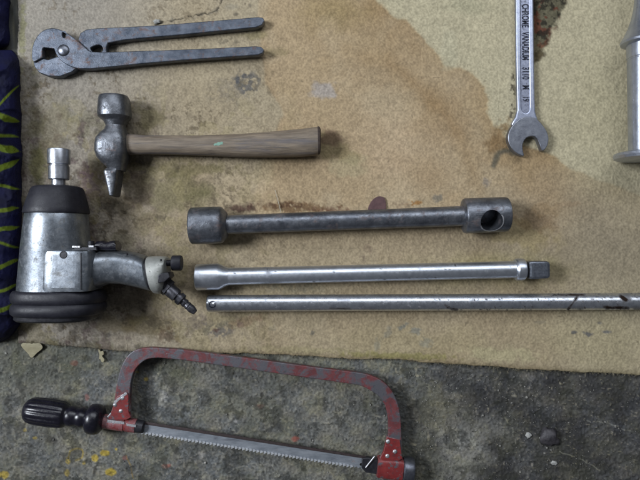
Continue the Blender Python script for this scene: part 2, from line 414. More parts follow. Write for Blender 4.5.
# speckle: grit light and dark
pt.lay(sstep(0.88, 0.95, n5), lin(146, 143, 130), 0.5)
pt.lay(sstep(0.11, 0.05, n5), lin(30, 30, 30), 0.6)
sp = value_noise(FX / 4.0 + 5, FY / 4.0 + 9, 77)
pt.lay(sstep(0.92, 0.97, sp), lin(160, 158, 148), 0.55)
pt.lay(sstep(0.07, 0.03, sp), lin(26, 25, 24), 0.7)
# paint drips
Yel = lin(172, 152, 40)
for (x, y, rx, ry, st) in ((105, 453, 5, 4, .95), (95, 458, 4, 4, .9), (111, 472, 6, 4, .95), (68, 461, 3, 4, .7), (84, 463, 2, 2, .7), (67, 473, 3, 4, .6), (4, 475, 6, 4, .85), (35, 438, 3, 2, .6), (25, 430, 2, 2, .5),
                           (116, 449, 1.5, 1.5, .8), (146, 379, 2.5, 2, .6), (137, 372, 2, 1.5, .4)):
    pt.lay(pt.blob(x, y, rx, ry, 0, 0.35, 0.35, 4, int(x) + 3), Yel, st)
pt.lay(pt.line(crom([(68, 459), (71, 451), (78, 448), (83, 451), (82, 457), (76, 461)], False), 0.8, 0.6, 3, 1.0), Yel, 0.7)
pt.lay(pt.line([(126, 455), (130, 465), (133, 478)], 0.7, 0.6, 4, 1.2), lin(150, 125, 50), 0.7)
for (x, y, rx, ry, st) in ((167, 466, 5, 2.5, .6), (295, 439, 4, 3, .7), (87, 397, 3, 4, .45), (125, 458, 3, 3, .5), (75, 363, 5, 3, .35), (90, 420, 3, 2, .4), (260, 406, 5, 3, .3)):
    pt.lay(pt.blob(x, y, rx, ry, -10, 0.5, 0.5, 4, int(x) + 7), lin(142, 56, 46), st)
for (x, y, r) in ((163, 397, 5), (236, 421, 2), (202, 455, 4), (528, 436, 0.5), (320, 402, 3)):
    pt.lay(pt.blob(x, y, r, r * 1.4, 20, 0.6, 0.7, 4, int(x) + 2), lin(165, 167, 168), 0.6)
for (x, y, rx, ry) in ((7, 401, 3, 6), (100, 365, 2, 4), (52, 440, 8, 4), (95, 470, 2, 6), (262, 395, 2, 3)):
    pt.lay(pt.blob(x, y, rx, ry, 10, 0.5, 0.5, 4, int(x) + 5), lin(28, 28, 30), 0.8)
calm = 0.45 + 0.75 * sstep(0.42, 0.62, n8)
pt.C *= (1 + calm * (0.70 * (n5 - 0.5) + 0.28 * (n6 - 0.5)) + 0.30 * (n7 - 0.5))[..., None]
lumf = np.array(lin(92, 93, 88)); pt.C = pt.C * 0.72 + lumf * 0.28 * (1 - 0.45 * right[..., None])
pt.C *= np.array((1.07, 0.985, 0.90)) * 0.92
sm = fbm(FX, FY, 46, 5, 181, 0.55)
pt.mul(sstep(0.50, 0.64, sm), (0.76, 0.77, 0.78), 0.7)
pt.lay(sstep(0.60, 0.635, fbm(FX, FY, 11, 4, 182, 0.6)), lin(48, 48, 44), 0.6)
for (x0, y0, x1, y1) in ((140, 455, 168, 470), (300, 402, 318, 392), (430, 395, 470, 378), (560, 452, 600, 470), (228, 472, 262, 462), (20, 460, 52, 476), (505, 418, 516, 444), (190, 382, 214, 374), (582, 420, 630, 431)):
    pt.lay(pt.line([(x0, y0), ((x0 + x1) / 2 + 2, (y0 + y1) / 2 - 2), (x1, y1)], 0.35, 0.6, int(x0), 1.5) * sstep(0.42, 0.52, n3), lin(140, 138, 128), 0.55)
pt.mul(sstep(0.50, 0.64, n7), (1.06, 1.04, 0.92), 0.7); pt.mul(sstep(0.50, 0.62, n8), (0.95, 0.98, 1.03), 0.8); pt.mul(sstep(0.48, 0.36, n8), (1.02, 1.03, 0.93), 0.8)
hz = FLOOR + 0.0016 * (n2 - 0.5) + 0.0006 * (n3 - 0.5) + 0.0013 * (n5 - 0.5) + 0.0005 * (n6 - 0.5) + 0.0010 * (n4 - 0.5)
inside = (FX > -22) & (FX < 662) & (FY > 328) & (FY < 502)
hz = np.where(inside, hz, FLOOR - 0.0006)
k0 = K(FLOOR)
floor = grid_mesh("concrete_floor", (FX - 320) * k0, (240 - FY) * k0, hz, pt.C, wear_mat("grimy_concrete", 1200, 0.36, (0.55, 0.85), 0.6, 0.0008))
floor['kind'] = 'structure'; floor['label'] = 'grimy grey concrete floor with yellow and red paint drips'

# --- the mat
EDGE = np.array([(-60, 342), (24, 343), (60, 345), (110, 349.5), (160, 352), (240, 354.5), (320, 357), (400, 361), (480, 366), (560, 371), (640, 376), (1060, 402)])
cx = axis(17.5, 17.5, 660, 900, 0.75, 12.0)
rows = np.concatenate([np.linspace(-0.75, -0.02, 20), np.linspace(0, 1, 480)])
edge_y = np.interp(cx, EDGE[:, 0], EDGE[:, 1]) + 2.4 * (fbm(cx, cx * 0 + 3, 9, 4, 61, 0.65) - 0.5) + 5.0 * (fbm(cx, cx * 0 + 3, 70, 2, 62) - 0.5)
CX = np.repeat(cx[None, :], len(rows), 0)
CY = rows[:, None] * edge_y[None, :]
left_wob = 3.0 * (fbm(CY[:, :1], CY[:, :1] * 0, 14, 4, 63) - 0.5)
CXs = CX + left_wob * np.exp(-(CX - 17.5) / 8)
c1 = fbm(CX, CY, 90, 4, 101); c2 = fbm(CX, CY, 26, 5, 102, 0.6); c3 = fbm(CX, CY, 7, 4, 103, 0.6); c4 = fbm(CX, CY, 2.4, 2, 104)
pc = Paint(CX, CY, lin(168, 159, 132))
# damp tide mark: everything below and left of this line has soaked
tide = [(300, -300), (360, -40), (377, 0), (386, 9), (397, 19), (407, 20), (413, 27), (427, 42), (434, 48), (441, 60), (447, 66), (462, 67), (470, 71), (477, 77), (485, 87), (489, 100), (488, 112), (496, 128), (508, 140), (526, 146), (540, 150), (553, 155), (560, 160), (570, 168), (590, 177), (620, 187), (640, 195), (760, 250), (1000, 330)]
wx = CX + 4.5 * (fbm(CX, CY, 9, 4, 111) - 0.5); wy = CY + 4.5 * (fbm(CX, CY, 9, 4, 112) - 0.5)
tx = np.array([p[0] for p in tide], float); ty = np.array([p[1] for p in tide], float)
sd = (wy - np.interp(wx, tx, ty))                       # >0 below the line
near = np.full(CX.shape, 1e9)
for (x0, y0), (x1, y1) in zip(tide[:-1], tide[1:]):
    L2 = (x1 - x0) ** 2 + (y1 - y0) ** 2
    t = np.clip(((wx - x0) * (x1 - x0) + (wy - y0) * (y1 - y0)) / L2, 0, 1)
    near = np.minimum(near, np.hypot(wx - x0 - t * (x1 - x0), wy - y0 - t * (y1 - y0)))
sgn = np.where(sd > 0, near, -near)
fade = 1 - 0.62 * sstep(540, 600, CX)
wet = (0.75 * sstep(-1.6, 2.2, sgn) + 0.25 * sstep(-7, 8, sgn)) * fade
pc.lay(wet, lin(162, 143, 115), 0.85)
pc.mul(wet * np.exp(-np.clip(sgn, 0, None) / 26), (0.82, 0.765, 0.69), 0.62)
pc.mul(wet * np.exp(-np.abs(sgn - 1.5) / 2.2), (0.86, 0.80, 0.72), 0.45)
pc.mul(wet * sstep(0.40, 0.62, fbm(CX, CY, 50, 4, 191)), (0.90, 0.855, 0.80), 0.8)
pc.mul(sstep(0.45, 0.65, c1) * wet, (0.93, 0.90, 0.84), 0.9)
# older second ring inside the damp part
pc.mul(pc.line(crom([(390, 62), (420, 88), (440, 105), (458, 135), (472, 170), (480, 190)], False), 6, 7, 5, 6, 16), (0.86, 0.80, 0.72), 0.7)
pc.lay(pc.blob(395, 150, 60, 42, 20, 0.9, 0.4, 30, 121), lin(172, 150, 122), 0.5)
for (x, y, rx, ry, rot, st) in ((440, 120, 26, 60, -28, .42), (350, 60, 60, 30, 20, .22), (300, 150, 50, 40, 0, .18), (430, 175, 46, 26, 20, .3), (560, 205, 50, 22, 10, .35), (360, 20, 36, 20, 10, .35)):
    pc.mul(pc.blob(x, y, rx, ry, rot, 1.0, 0.35, 24, int(x) + 77), (0.80, 0.73, 0.66), st)
pc.lay(pc.blob(595, 245, 130, 64, 5, 0.9, 0.4, 30, 122), lin(126, 115, 98), 0.75)  # damp lower right, deepened in colour for light falloff
pc.lay(sstep(215, 262, CY + 30 * (c1 - 0.5)), lin(138, 128, 106), 0.5)  # lower half darkened in colour where the light falls off
pc.lay(pc.blob(500, 270, 90, 24, 0, 0.9, 0.5, 24, 123), lin(140, 132, 84), 0.5)
pc.lay(pc.blob(420, 345, 120, 22, 2, 0.9, 0.5, 22, 124), lin(150, 138, 106), 0.45)
pc.lay(pc.blob(590, 340, 90, 34, 5, 0.9, 0.4, 24, 125), lin(156, 145, 114), 0.55)
pc.lay(pc.blob(330, 10, 40, 22, 0, 0.9, 0.5, 16, 126), lin(136, 118, 80), 0.6)
pc.lay(pc.blob(470, 6, 40, 10, 0, 0.9, 0.5, 16, 127), lin(150, 146, 120), 0.5)
pc.lay(pc.blob(600, 110, 40, 70, 0, 0.9, 0.3, 24, 128), lin(160, 151, 122), 0.5)
# greyer, trodden left third with its own tide line
lt = [(262, -80), (258, 20), (262, 50), (264, 62), (266, 85), (274, 95), (280, 102), (284, 114), (276, 130), (262, 160), (255, 195), (262, 400)]
ly = np.array([p[1] for p in lt], float); lx = np.array([p[0] for p in lt], float)
leftm = sstep(2.5, -2.5, wx - np.interp(wy, ly, lx)) * (1 - 0.65 * sstep(120, 200, CY))
pc.lay(leftm, lin(146, 137, 116), 0.65)
pc.mul(np.exp(-np.abs(wx - np.interp(wy, ly, lx)) / 2.5) * sstep(130, 100, CY) * sstep(30, 55, CY), (0.85, 0.8, 0.74), 0.7)
pc.lay(sstep(230, 60, CX + 60 * (c1 - 0.5)), lin(134, 130, 124), 0.75)
pc.mul(sstep(150, 20, CX + 50 * (c2 - 0.5)) * sstep(60, 120, CY), (0.86, 0.84, 0.82), 0.8)
mott = sstep(240, 60, CX) * sstep(70, 130, CY)
pc.lay(mott * sstep(0.52, 0.66, c2), lin(100, 88, 70), 0.42)
pc.lay(mott * sstep(0.54, 0.66, fbm(CX, CY, 18, 5, 131, 0.6)), lin(92, 88, 56), 0.42)
pc.lay(mott * sstep(0.55, 0.66, fbm(CX, CY, 12, 5, 132, 0.65)), lin(72, 52, 58), 0.55)
pc.lay(mott * sstep(0.60, 0.70, fbm(CX, CY, 7, 4, 133, 0.65)), lin(56, 49, 44), 0.4)
for (x, y, rx, ry, rot, col, st, sk) in (
    (165, 190, 40, 22, 0, (92, 88, 56), .6, 0), (190, 170, 50, 8, 0, (98, 92, 58), .55, 0), (205, 195, 22, 14, 0, (84, 82, 52), .5, 0), (150, 120, 22, 14, 0, (108, 100, 62), .5, 0),
    (140, 185, 20, 22, 0, (66, 54, 44), .6, 0), (90, 185, 14, 22, 0, (84, 62, 66), .5, 0), (50, 130, 22, 30, 0, (112, 104, 78), .5, 0), (38, 165, 10, 30, 0, (100, 98, 54), .6, 0),  # dark blob beside the peen: stain with the hammer's shadow painted in
    (120, 205, 26, 12, 10, (88, 78, 56), .55, 0), (160, 225, 30, 16, 10, (122, 110, 82), .4, 0), (180, 250, 26, 14, 0, (118, 108, 84), .4, 0),
    (150, 325, 26, 14, 0, (92, 80, 50), .55, 0), (115, 325, 20, 10, 0, (110, 98, 72), .5, 0), (170, 335, 18, 10, 0, (82, 62, 44), .55, .38), (108, 335, 5, 4, 0, (70, 66, 64), .6, 0), (95, 318, 5, 4, 0, (76, 72, 66), .5, 0),
    (218, 330, 22, 9, -8, (82, 80, 80), .7, .36), (200, 322, 14, 8, 0, (96, 86, 82), .5, .36), (216, 331, 4, 3, 0, (70, 48, 46), .8, 0), (245, 322, 22, 5, -20, (120, 92, 76), .5, 0),
    (243, 80, 18, 15, 10, (74, 76, 80), .75, .40), (240, 78, 8, 7, 0, (66, 70, 78), .6, .36), (232, 90, 24, 16, 0, (108, 102, 92), .4, .4), (228, 42, 14, 4, 0, (92, 86, 74), .5, .4), (255, 35, 14, 5, 0, (128, 118, 84), .6, 0), (275, 52, 14, 5, 0, (118, 108, 76), .45, 0),
    (324, 90, 13, 10, 0, (150, 148, 150), .55, 0), (640, 88, 8, 8, 0, (126, 124, 116), .5, 0),
    (337, 150, 30, 13, 25, (126, 116, 80), .5, 0), (330, 137, 10, 12, 0, (96, 70, 62), .55, 0), (350, 165, 22, 12, 0, (150, 142, 112), .4, 0),  # dark blob past the hammer handle's end: its shadow laid as colour
    (300, 207, 46, 6, 0, (96, 70, 46), .75, .30), (240, 208, 16, 5, 0, (62, 36, 36), .8, 0), (285, 205, 24, 4, 0, (72, 48, 38), .6, .3), (330, 210, 22, 4, 0, (92, 62, 50), .6, .3),
    (415, 203, 9, 3, 0, (140, 98, 48), .8, .3), (437, 198, 7, 4, -10, (112, 108, 98), .7, 0), (400, 205, 10, 4, 0, (130, 110, 90), .5, .3),
    (498, 138, 11, 14, 20, (112, 88, 58), .75, 0), (505, 125, 8, 8, 0, (120, 96, 62), .6, .3), (487, 182, 5, 5, 0, (128, 120, 112), .6, .38), (525, 235, 40, 16, 0, (136, 122, 82), .5, 0), (535, 222, 26, 10, 10, (116, 92, 66), .45, 0),  # blobs left of the spanner jaw: brown stain with jaw shadow painted in
    (545, 210, 16, 8, 0, (134, 112, 82), .5, 0), (572, 204, 16, 3, -5, (142, 122, 96), .5, 0),
    (403, 327, 7, 3, -30, (104, 106, 100), .8, 0), (415, 331, 7, 4, -10, (118, 118, 110), .7, 0), (388, 333, 4, 7, 20, (122, 118, 104), .6, 0), (377, 345, 4, 8, 10, (126, 122, 106), .6, 0), (426, 343, 6, 5, 0, (128, 126, 112), .6, 0),
    (575, 333, 4, 2, 0, (74, 76, 80), .8, 0), (588, 334, 5, 2.4, 10, (72, 74, 80), .8, 0), (607, 332, 5, 2, 0, (86, 88, 92), .75, 0), (600, 323, 3, 2, 0, (104, 104, 104), .6, 0), (540, 322, 6, 2, 0, (126, 118, 100), .5, 0),
    (290, 288, 40, 5, 0, (116, 112, 96), .5, .32), (205, 300, 12, 8, 0, (120, 108, 86), .5, 0), (313, 333, 2, 3, 40, (84, 82, 78), .7, 0), (272, 328, 4, 3, 0, (138, 130, 112), .5, 0), (368, 248, 4, 7, 0, (108, 92, 78), .5, .36), (365, 258, 6, 5, 0, (112, 98, 84), .5, .36),
    (500, 355, 40, 8, 3, (168, 160, 124), .5, 0), (400, 356, 60, 4, 2, (120, 116, 60), .55, 0), (300, 350, 60, 4, 1, (140, 132, 96), .4, 0), (450, 50, 12, 20, 0, (164, 160, 136), .3, 0),
    (36, 85, 3, 3, 0, (50, 50, 42), .7, .3), (34, 60, 4, 20, 0, (120, 116, 86), .5, 0), (22, 30, 4, 40, 0, (122, 120, 80), .6, 0), (232, 6, 10, 4, 0, (120, 116, 104), .4, 0), (250, 5, 2, 2, 0, (88, 82, 72), .7, 0), (236, 14, 3, 2, 0, (84, 78, 68), .7, 0)):
    pc.lay(pc.blob(x, y, rx, ry, rot, 0.55, 0.75, max(3.0, min(rx, ry) * 0.7), int(x * 3 + y) % 400, sk), lin(*col), st)
oil = fbm(CX, CY, 34, 3, 171); spk = fbm(CX, CY, 5, 4, 172, 0.65)
pc.lay(sstep(0.575, 0.60, spk) * sstep(0.42, 0.60, oil) * sstep(420, 140, CX) * sstep(20, 110, CY), lin(84, 75, 60), 0.45)
pc.lay(sstep(0.62, 0.64, spk) * sstep(0.50, 0.62, oil) * sstep(330, 180, CX), lin(96, 84, 66), 0.45)
pc.lay(sstep(0.60, 0.63, fbm(CX, CY, 13, 5, 173, 0.62)) * sstep(300, 120, CX) * sstep(110, 180, CY), lin(60, 54, 46), 0.5)
pc.lay(sstep(0.585, 0.60, fbm(CX, CY, 21, 5, 174, 0.55)) * sstep(60, 120, CY) * sstep(360, 200, CX), lin(132, 122, 86), 0.3)
# dark rusty oil crust beside the spanner
bx = np.interp(CY, [-60, 0, 10, 25, 38, 50, 60, 68], [574, 568, 563, 556, 549, 545, 540, 531])
crust = sstep(3, -3, CX + 10 * (c3 - 0.5) - bx) * sstep(528, 531, CX) * sstep(70, 60, CY)
pc.lay(crust, lin(78, 74, 58), 0.9)
pc.lay(crust * sstep(0.50, 0.60, fbm(CX, CY, 7, 4, 141)), lin(92, 52, 40), 0.85)
pc.lay(crust * sstep(0.52, 0.64, fbm(CX, CY, 5, 4, 142)), lin(38, 36, 30), 0.85)
pc.lay(crust * sstep(35, 60, CY), lin(128, 112, 80), 0.35)
pc.lay(pc.line([(515, 72), (514, 90), (514, 108), (511, 118)], 2.2, 2, 7, 2.5) * sstep(0.46, 0.58, c4), lin(66, 60, 50), 0.85)
pc.lay(pc.line(crom([(494, 166), (497, 157), (501, 152), (508, 151), (516, 153)], False), 2.4, 2.2, 8, 1.5), lin(82, 80, 70), 0.85)  # dark hook at the jaw, painted as part of its shadow stain
pc.lay(pc.line([(603, 66), (616, 70), (618, 40)], 0.4, 1.0, 3, 2) * sstep(0.52, 0.6, c3), lin(90, 86, 74), 0.7)
pc.lay(pc.line([(617, 76), (617, 92)], 0.8, 1.0, 3, 2) * sstep(0.5, 0.56, c3), lin(84, 80, 70), 0.8)
# torn crack at the top
crack_pts = crom([(155, 24), (166, 21), (178, 19), (190, 16), (202, 14), (212, 12), (219, 6), (222, -3), (224, -30)], False)
crack = pc.line(crack_pts, 0.55, 0.8, 9, 1.8, 3)
crack_w = pc.line(crack_pts, 2.0, 2.0, 9, 2.2, 4) * sstep(0.45, 0.55, c3)
pc.lay(crack_w, lin(96, 92, 84), 0.5); pc.lay(crack * sstep(0.28, 0.36, c3), lin(34, 32, 30), 0.95)
# nap: fine speckle, and dirt caught in it
n6 = value_noise(CX / 1.15, CY / 1.15, 151); n7 = value_noise(CX / 3.1 + 4, CY / 3.1, 152)
pc.C *= (1 + 0.44 * (n6 - 0.5) + 0.20 * (n7 - 0.5) + 0.10 * (c3 - 0.5) + 0.14 * (c2 - 0.5))[..., None]
lum = pc.C.mean(-1, keepdims=True); pc.C = np.clip(lum + (pc.C - lum) * 0.98, 0.004, 1)
pc.lay(sstep(0.93, 0.98, n7) * sstep(0.5, 0.58, c2), lin(82, 74, 60), 0.55)
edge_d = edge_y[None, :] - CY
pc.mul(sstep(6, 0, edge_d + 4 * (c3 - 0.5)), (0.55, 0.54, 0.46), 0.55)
roll = -0.0016 * np.exp(-np.clip(edge_d, 0, None) / 3.0)
cz = 0.0003 * (c4 - 0.5) + 0.0007 * (n6 - 0.5) + 0.0014 * (c2 - 0.5) + 0.0002 * (c3 - 0.5) - 0.0012 + roll
cz = cz - 0.0009 * crack - 0.0009 * wet * np.exp(-np.clip(sgn, 0, None) / 20)
inframe = (CX < 662) & (CY > -2)
cz = np.where(inframe, cz, -0.0015)
matm = wear_mat("felt_nap", 1700, 0.20, (0.85, 0.95), 0.45, 0.0005, gloss=0.12)
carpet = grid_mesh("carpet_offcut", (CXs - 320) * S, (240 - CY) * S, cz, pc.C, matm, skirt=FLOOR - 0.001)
carpet['label'] = 'beige stained carpet offcut lying under the tools, dark rusty crust beside the spanner'
carpet['category'] = 'carpet'

# frayed fibres along the cut edge
rf = random.Random(5); mb = MB()
for i in range(620):
    x = rf.uniform(20, 645); y = float(np.interp(x, cx, edge_y)) - rf.uniform(0, 1.2)
    a_ = rf.gauss(math.pi / 2, 0.7); ln = rf.uniform(0.8, 3.2) * (1.8 if rf.random() < 0.08 else 1)
    p0 = P(x, y, -0.0030); p1 = P(x + math.cos(a_) * ln * 0.6, y + math.sin(a_) * ln * 0.6, -0.0030 - rf.uniform(0, 0.001)); p2 = P(x + math.cos(a_ + rf.gauss(0, .5)) * ln, y + math.sin(a_) * ln, -0.004 - rf.uniform(0, 0.0018))
    w_ = Vector((0.00022, 0, 0)); up = Vector((0, 0, 0.0003))
    mb.add([p0 - w_, p0 + w_, p0 + up, p1 - w_ * .8, p1 + w_ * .8, p1 + up * .8, p2], [(0, 1, 4, 3), (1, 2, 5, 4), (2, 0, 3, 5), (3, 4, 6), (4, 5, 6), (5, 3, 6)])
ORIGIN[carpet.name] = Vector((0, 0, 0))
obj("frayed_edge", mb, mat("edge_fibres", (0.10, 0.085, 0.05), (0.24, 0.21, 0.14), 160, 0, (0.8, 0.95), 0), carpet, kind="stuff")

# ------------------------------------------------------------------ striped cloth bags at the left edge
def cloth_mat(name, stripes):
    m, nt, bs, N, L = nodes(name)
    v = coords(nt)
    base = mix(nt, ramp(nt, noise(nt, v, 30, 4), 0.35, 0.65), (0.0022, 0.0028, 0.020), (0.0034, 0.0044, 0.045))
    if stripes:
        at = N.new("ShaderNodeAttribute"); at.attribute_name = "stripe"
        base = mix(nt, at.outputs["Fac"], base, (0.115, 0.16, 0.008))
    L.new(base, bs.inputs["Base Color"]); bs.inputs["Roughness"].default_value = 0.75; bs.inputs["Specular IOR Level"].default_value = 0.25
    b = N.new("ShaderNodeBump"); b.inputs["Strength"].default_value = 0.5; b.inputs["Distance"].default_value = 0.0006
    w = N.new("ShaderNodeTexWave"); w.inputs["Scale"].default_value = 700; w.inputs["Distortion"].default_value = 1.0; L.new(v, w.inputs["Vector"])
    L.new(w.outputs["Fac"], b.inputs["Height"]); L.new(b.outputs["Normal"], bs.inputs["Normal"])
    return m
def cloth(name, y0, y1, xr, hgt, material, label, seed, stripes=()):
    """bulging folded cloth whose right side follows xr(y); runs out of the picture to the left"""
    ny, na = 320, 150
    T, A_ = np.meshgrid(np.linspace(0, 1, ny + 1), np.linspace(0, math.pi, na + 1), indexing='ij')
    Y = y0 + (y1 - y0) * T
    endf = np.sqrt(np.clip(1 - np.abs(2 * T - 1) ** 9, 0.0004, 1))
    X = np.interp(Y, [p[0] for p in xr], [p[1] for p in xr])
    w = 62.0
    hx = w * np.cos(A_); hh = np.clip(np.sin(A_), 0, 1) ** 0.8
    fold = 0.20 * (np.abs(fbm(Y + 6 * A_, A_ * 16, 34, 3, seed + 7) - 0.5) * 2) ** 0.7
    wob = 1.05 - fold + 0.20 * (fbm(Y, A_ * 40, 30, 3, seed) - 0.5) + 0.03 * (fbm(Y, A_ * 60, 5, 3, seed + 3) - 0.5)
    Z = FLOOR + hgt * hh * (0.25 + 0.75 * endf) * wob
    px = (X - w) + hx * (0.90 + 0.10 * endf) + 14 * (wob - 1)
    KX = S * (H - Z) / H
    st = np.zeros(px.shape)
    for (ya, yb, th, x0) in stripes:
        c = ya + (yb - ya) * (px / 20.0) + 1.6 * np.sin(px * 0.16 + ya)
        tt = 1.3 * th * np.clip((19.5 - px) / 8, 0, 1) ** 0.6 * (0.75 + 0.5 * fbm(px * 0 + Y, px, 7, 2, 12))
        st = np.maximum(st, sstep(tt + 0.5, tt - 0.5, np.abs(Y - c)) * (A_ < 2.0) * (0.75 + 0.5 * fbm(px, Y, 5, 3, 9)))
    co = np.stack([(px - 320) * KX, (240 - Y) * KX, Z], -1).reshape(-1, 3)
    n = na + 1
    idx = np.arange((ny + 1) * n).reshape(ny + 1, n)
    q = np.stack([idx[:-1, :-1], idx[:-1, 1:], idx[1:, 1:], idx[1:, :-1]], -1).reshape(-1, 4)
    m = bpy.data.meshes.new(name); m.from_pydata(co.tolist(), [], q.tolist())
    at = m.attributes.new("stripe", 'FLOAT', 'POINT'); at.data.foreach_set("value", np.clip(st, 0, 1).ravel().astype(np.float32))
    m.shade_smooth(); m.materials.append(material)
    o = bpy.data.objects.new(name, m); COL.objects.link(o); o['label'] = label; o['category'] = 'bag'
    return o
cloth("striped_bag", 50, 343, [(50, 17), (58, 20), (90, 21), (200, 22.5), (300, 21), (325, 21), (338, 12), (343, 2)], 0.055, cloth_mat("navy_striped_cloth", True),
      'navy cloth bag with lime green stripes along the left side', 5,
      [(103, 86, 1.2, -60), (114, 123, 2.6, -60), (134, 139, 1.1, -60), (146, 153, 2.7, -60), (169, 158, 2.6, -60), (187, 187.5, 1.1, -60), (209, 209.5, 1.5, -60), (231, 225, 1.7, -60), (244, 246, 1.0, -60), (266, 261, 1.8, -60), (290, 284, 1.3, -60), (309, 303, 1.6, -60)])
cloth("navy_bag", -60, 49, [(-60, 9), (0, 10), (44, 10), (49, 7)], 0.04, cloth_mat("navy_plain_cloth", False), 'plain dark navy bag in the upper corner above the striped bag', 6)

# ------------------------------------------------------------------ pliers
t = thing("pliers", "old dark steel pincers with round jaws and two long straight handles", "pliers", P(150, 48, 0))
mb = MB()
low = crom([(48, 60), (54, 60), (62, 56), (72, 50), (80, 46), (85, 45)], False, 4)
upper_out = [(33, 62), (42, 58), (48, 59.5), (58, 56), (70, 52), (82, 47), (78, 40), (80, 33), (86, 29.3), (97, 28), (130, 26.6), (160, 24.9), (220, 20.0), (258, 16.8), (263, 17.6), (264.5, 20.5), (262, 25), (256, 27.5),
             (220, 31), (180, 35), (150, 37.5), (124, 40), (116, 41.5), (108, 43), (106.5, 47), (107, 55), (95, 62), (78, 67), (72, 72), (60, 76.5), (48, 76), (39, 72.5), (34.5, 67)]
mb.prism(upper_out, [crom([(90.5, 49), (93, 46.5), (98, 45), (101.6, 46.2), (102.4, 50.5), (96, 54)], True, 4)], 0.0002, 0.0105, 0.0012)
obj("lever", mb, M['pliers'], t)
mb = MB()
head = crom([(31.5, 58), (32.2, 47), (36, 37.5), (42, 31), (50, 28), (58, 28.8), (66, 32.5), (75, 38.5), (82, 44.5), (88, 50)], False, 4)
handle_low = [(91, 51.5), (104, 52), (118, 51.5), (160, 50.2), (210, 48.3), (255, 46), (261, 46.6), (264, 49.5), (263, 53), (258, 55), (220, 57.6), (180, 60.4), (140, 63.8), (110, 67), (90, 68.8), (78, 68.6)]
jaw_in = crom([(72, 67), (65, 63.5), (59, 58.5), (55.5, 53), (54, 48.5)], False, 4)
mb.prism(head + handle_low + jaw_in + [(44, 47.5), (42.5, 49), (42.3, 57.5), (33.5, 62)], [circle(64, 34.7, 1.9, 3.0, 14)], 0.0045, 0.0135, 0.0011)
obj("lever", mb, M['pliers'], t)
mb = MB(); mb.dome(P(63.5, 50.5, 0.013), 6.2 * K(0.014), 0.0032, 24); obj("pivot", mb, M['pivot'], t)

# ------------------------------------------------------------------ hammer
t = thing("hammer", "cross peen hammer with pitted steel head and greyed wooden handle", "hammer", P(200, 146, 0))
zc = 0.0195; k = K(zc)
mb = MB(); secs = []
for (y, xl, xr, hz_, e) in ((95.5, 102, 125, 10.5, 2.2), (96.3, 100.2, 127.5, 13.2, 2.2), (99, 99.3, 129, 14.8, 2.2), (108, 98.6, 130.3, 15.6, 2.2), (114, 98.2, 131, 16, 2.2), (117, 98.8, 130.8, 15.8, 2.2), (119, 101, 129, 14, 2.2), (121, 104, 127, 11.5, 2.2),
                        (126, 106.5, 125, 9.8, 2.2), (130, 105, 126, 10.8, 2.4), (134, 101, 127.5, 13, 3.0), (139, 97.8, 128.5, 14.6, 3.4), (145, 97, 128.8, 15, 3.6), (152, 97, 128.6, 15, 3.6), (158, 99, 127.8, 14.4, 3.2), (163, 103, 126.5, 12.5, 2.8), (167, 107.5, 125.5, 10.5, 2.5), (171, 109, 124.5, 9.6, 2.6)):
    secs.append((P((xl + xr) / 2, y, zc), (1, 0, 0), (0, 0, 1), (xr - xl) / 2 * k, hz_ * k, e))
mb.loft(secs, 48)
secs = [(P((xl + xr) / 2, y, zc), (1, 0, 0), (0, 0, 1), (xr - xl) / 2 * k, h_ * k, 4.5) for (y, xl, xr, h_) in ((169.5, 108, 121.5, 10), (172, 106.3, 121.2, 11.5), (174, 106.3, 121, 11.5), (185, 109.3, 119.4, 11.2), (193, 111.5, 118, 11), (195.8, 112.2, 117.4, 10.6), (196.6, 113.2, 116.6, 9.8))]
mb.loft(secs, 40)
head_o = obj("head", mb, M['hammer'], t, 30)
mb = MB(); zh = 0.0165; kh = K(zh); secs = []
for (x, yt, yb, hh) in ((116, 136, 153, 7), (127, 134.5, 154.5, 8.5), (131, 134.2, 155, 9), (145, 135.5, 154.6, 9), (165, 135.6, 154.6, 8.8), (200, 135.6, 155.6, 8.8), (240, 134.2, 157.2, 9.4), (275, 131.5, 157.4, 10), (300, 129.2, 156.8, 10.6), (314, 127.4, 155.6, 11), (318.4, 127.0, 154.6, 11.0)):
    secs.append((P(x, (yt + yb) / 2, zh), (0, 1, 0), (0, 0, 1), (yb - yt) / 2 * kh, hh * kh, 2.35))
mb.loft(secs, 40)
hd = obj("handle", mb, M['wood'], t, 40)
mb = MB(); mb.prism([(213.4, 144.6), (215, 143.2), (216.4, 143.4), (218, 142), (220.4, 142.2), (221, 141.6), (223.2, 142), (222.6, 143.4), (223.4, 144.2), (220.2, 144.8), (219, 145.6), (216, 145.2), (214.4, 145.8)], [], zh + 8.6 * kh, zh + 9.25 * kh, 0.00004, 1)
obj("paint_fleck", mb, M['mint'], hd)
mb = MB(); mb.loft([(P(x, 140.6, zh), (0, 1, 0), (0, 0, 1), a_ * kh, b_ * kh, 2.35) for x, a_, b_ in ((317.4, 13.6, 10.6), (318.2, 14.1, 11.3), (319.8, 13.6, 10.9), (320.8, 10.5, 8.4))], 40); obj("handle_end", mb, M['endgrain'], hd)

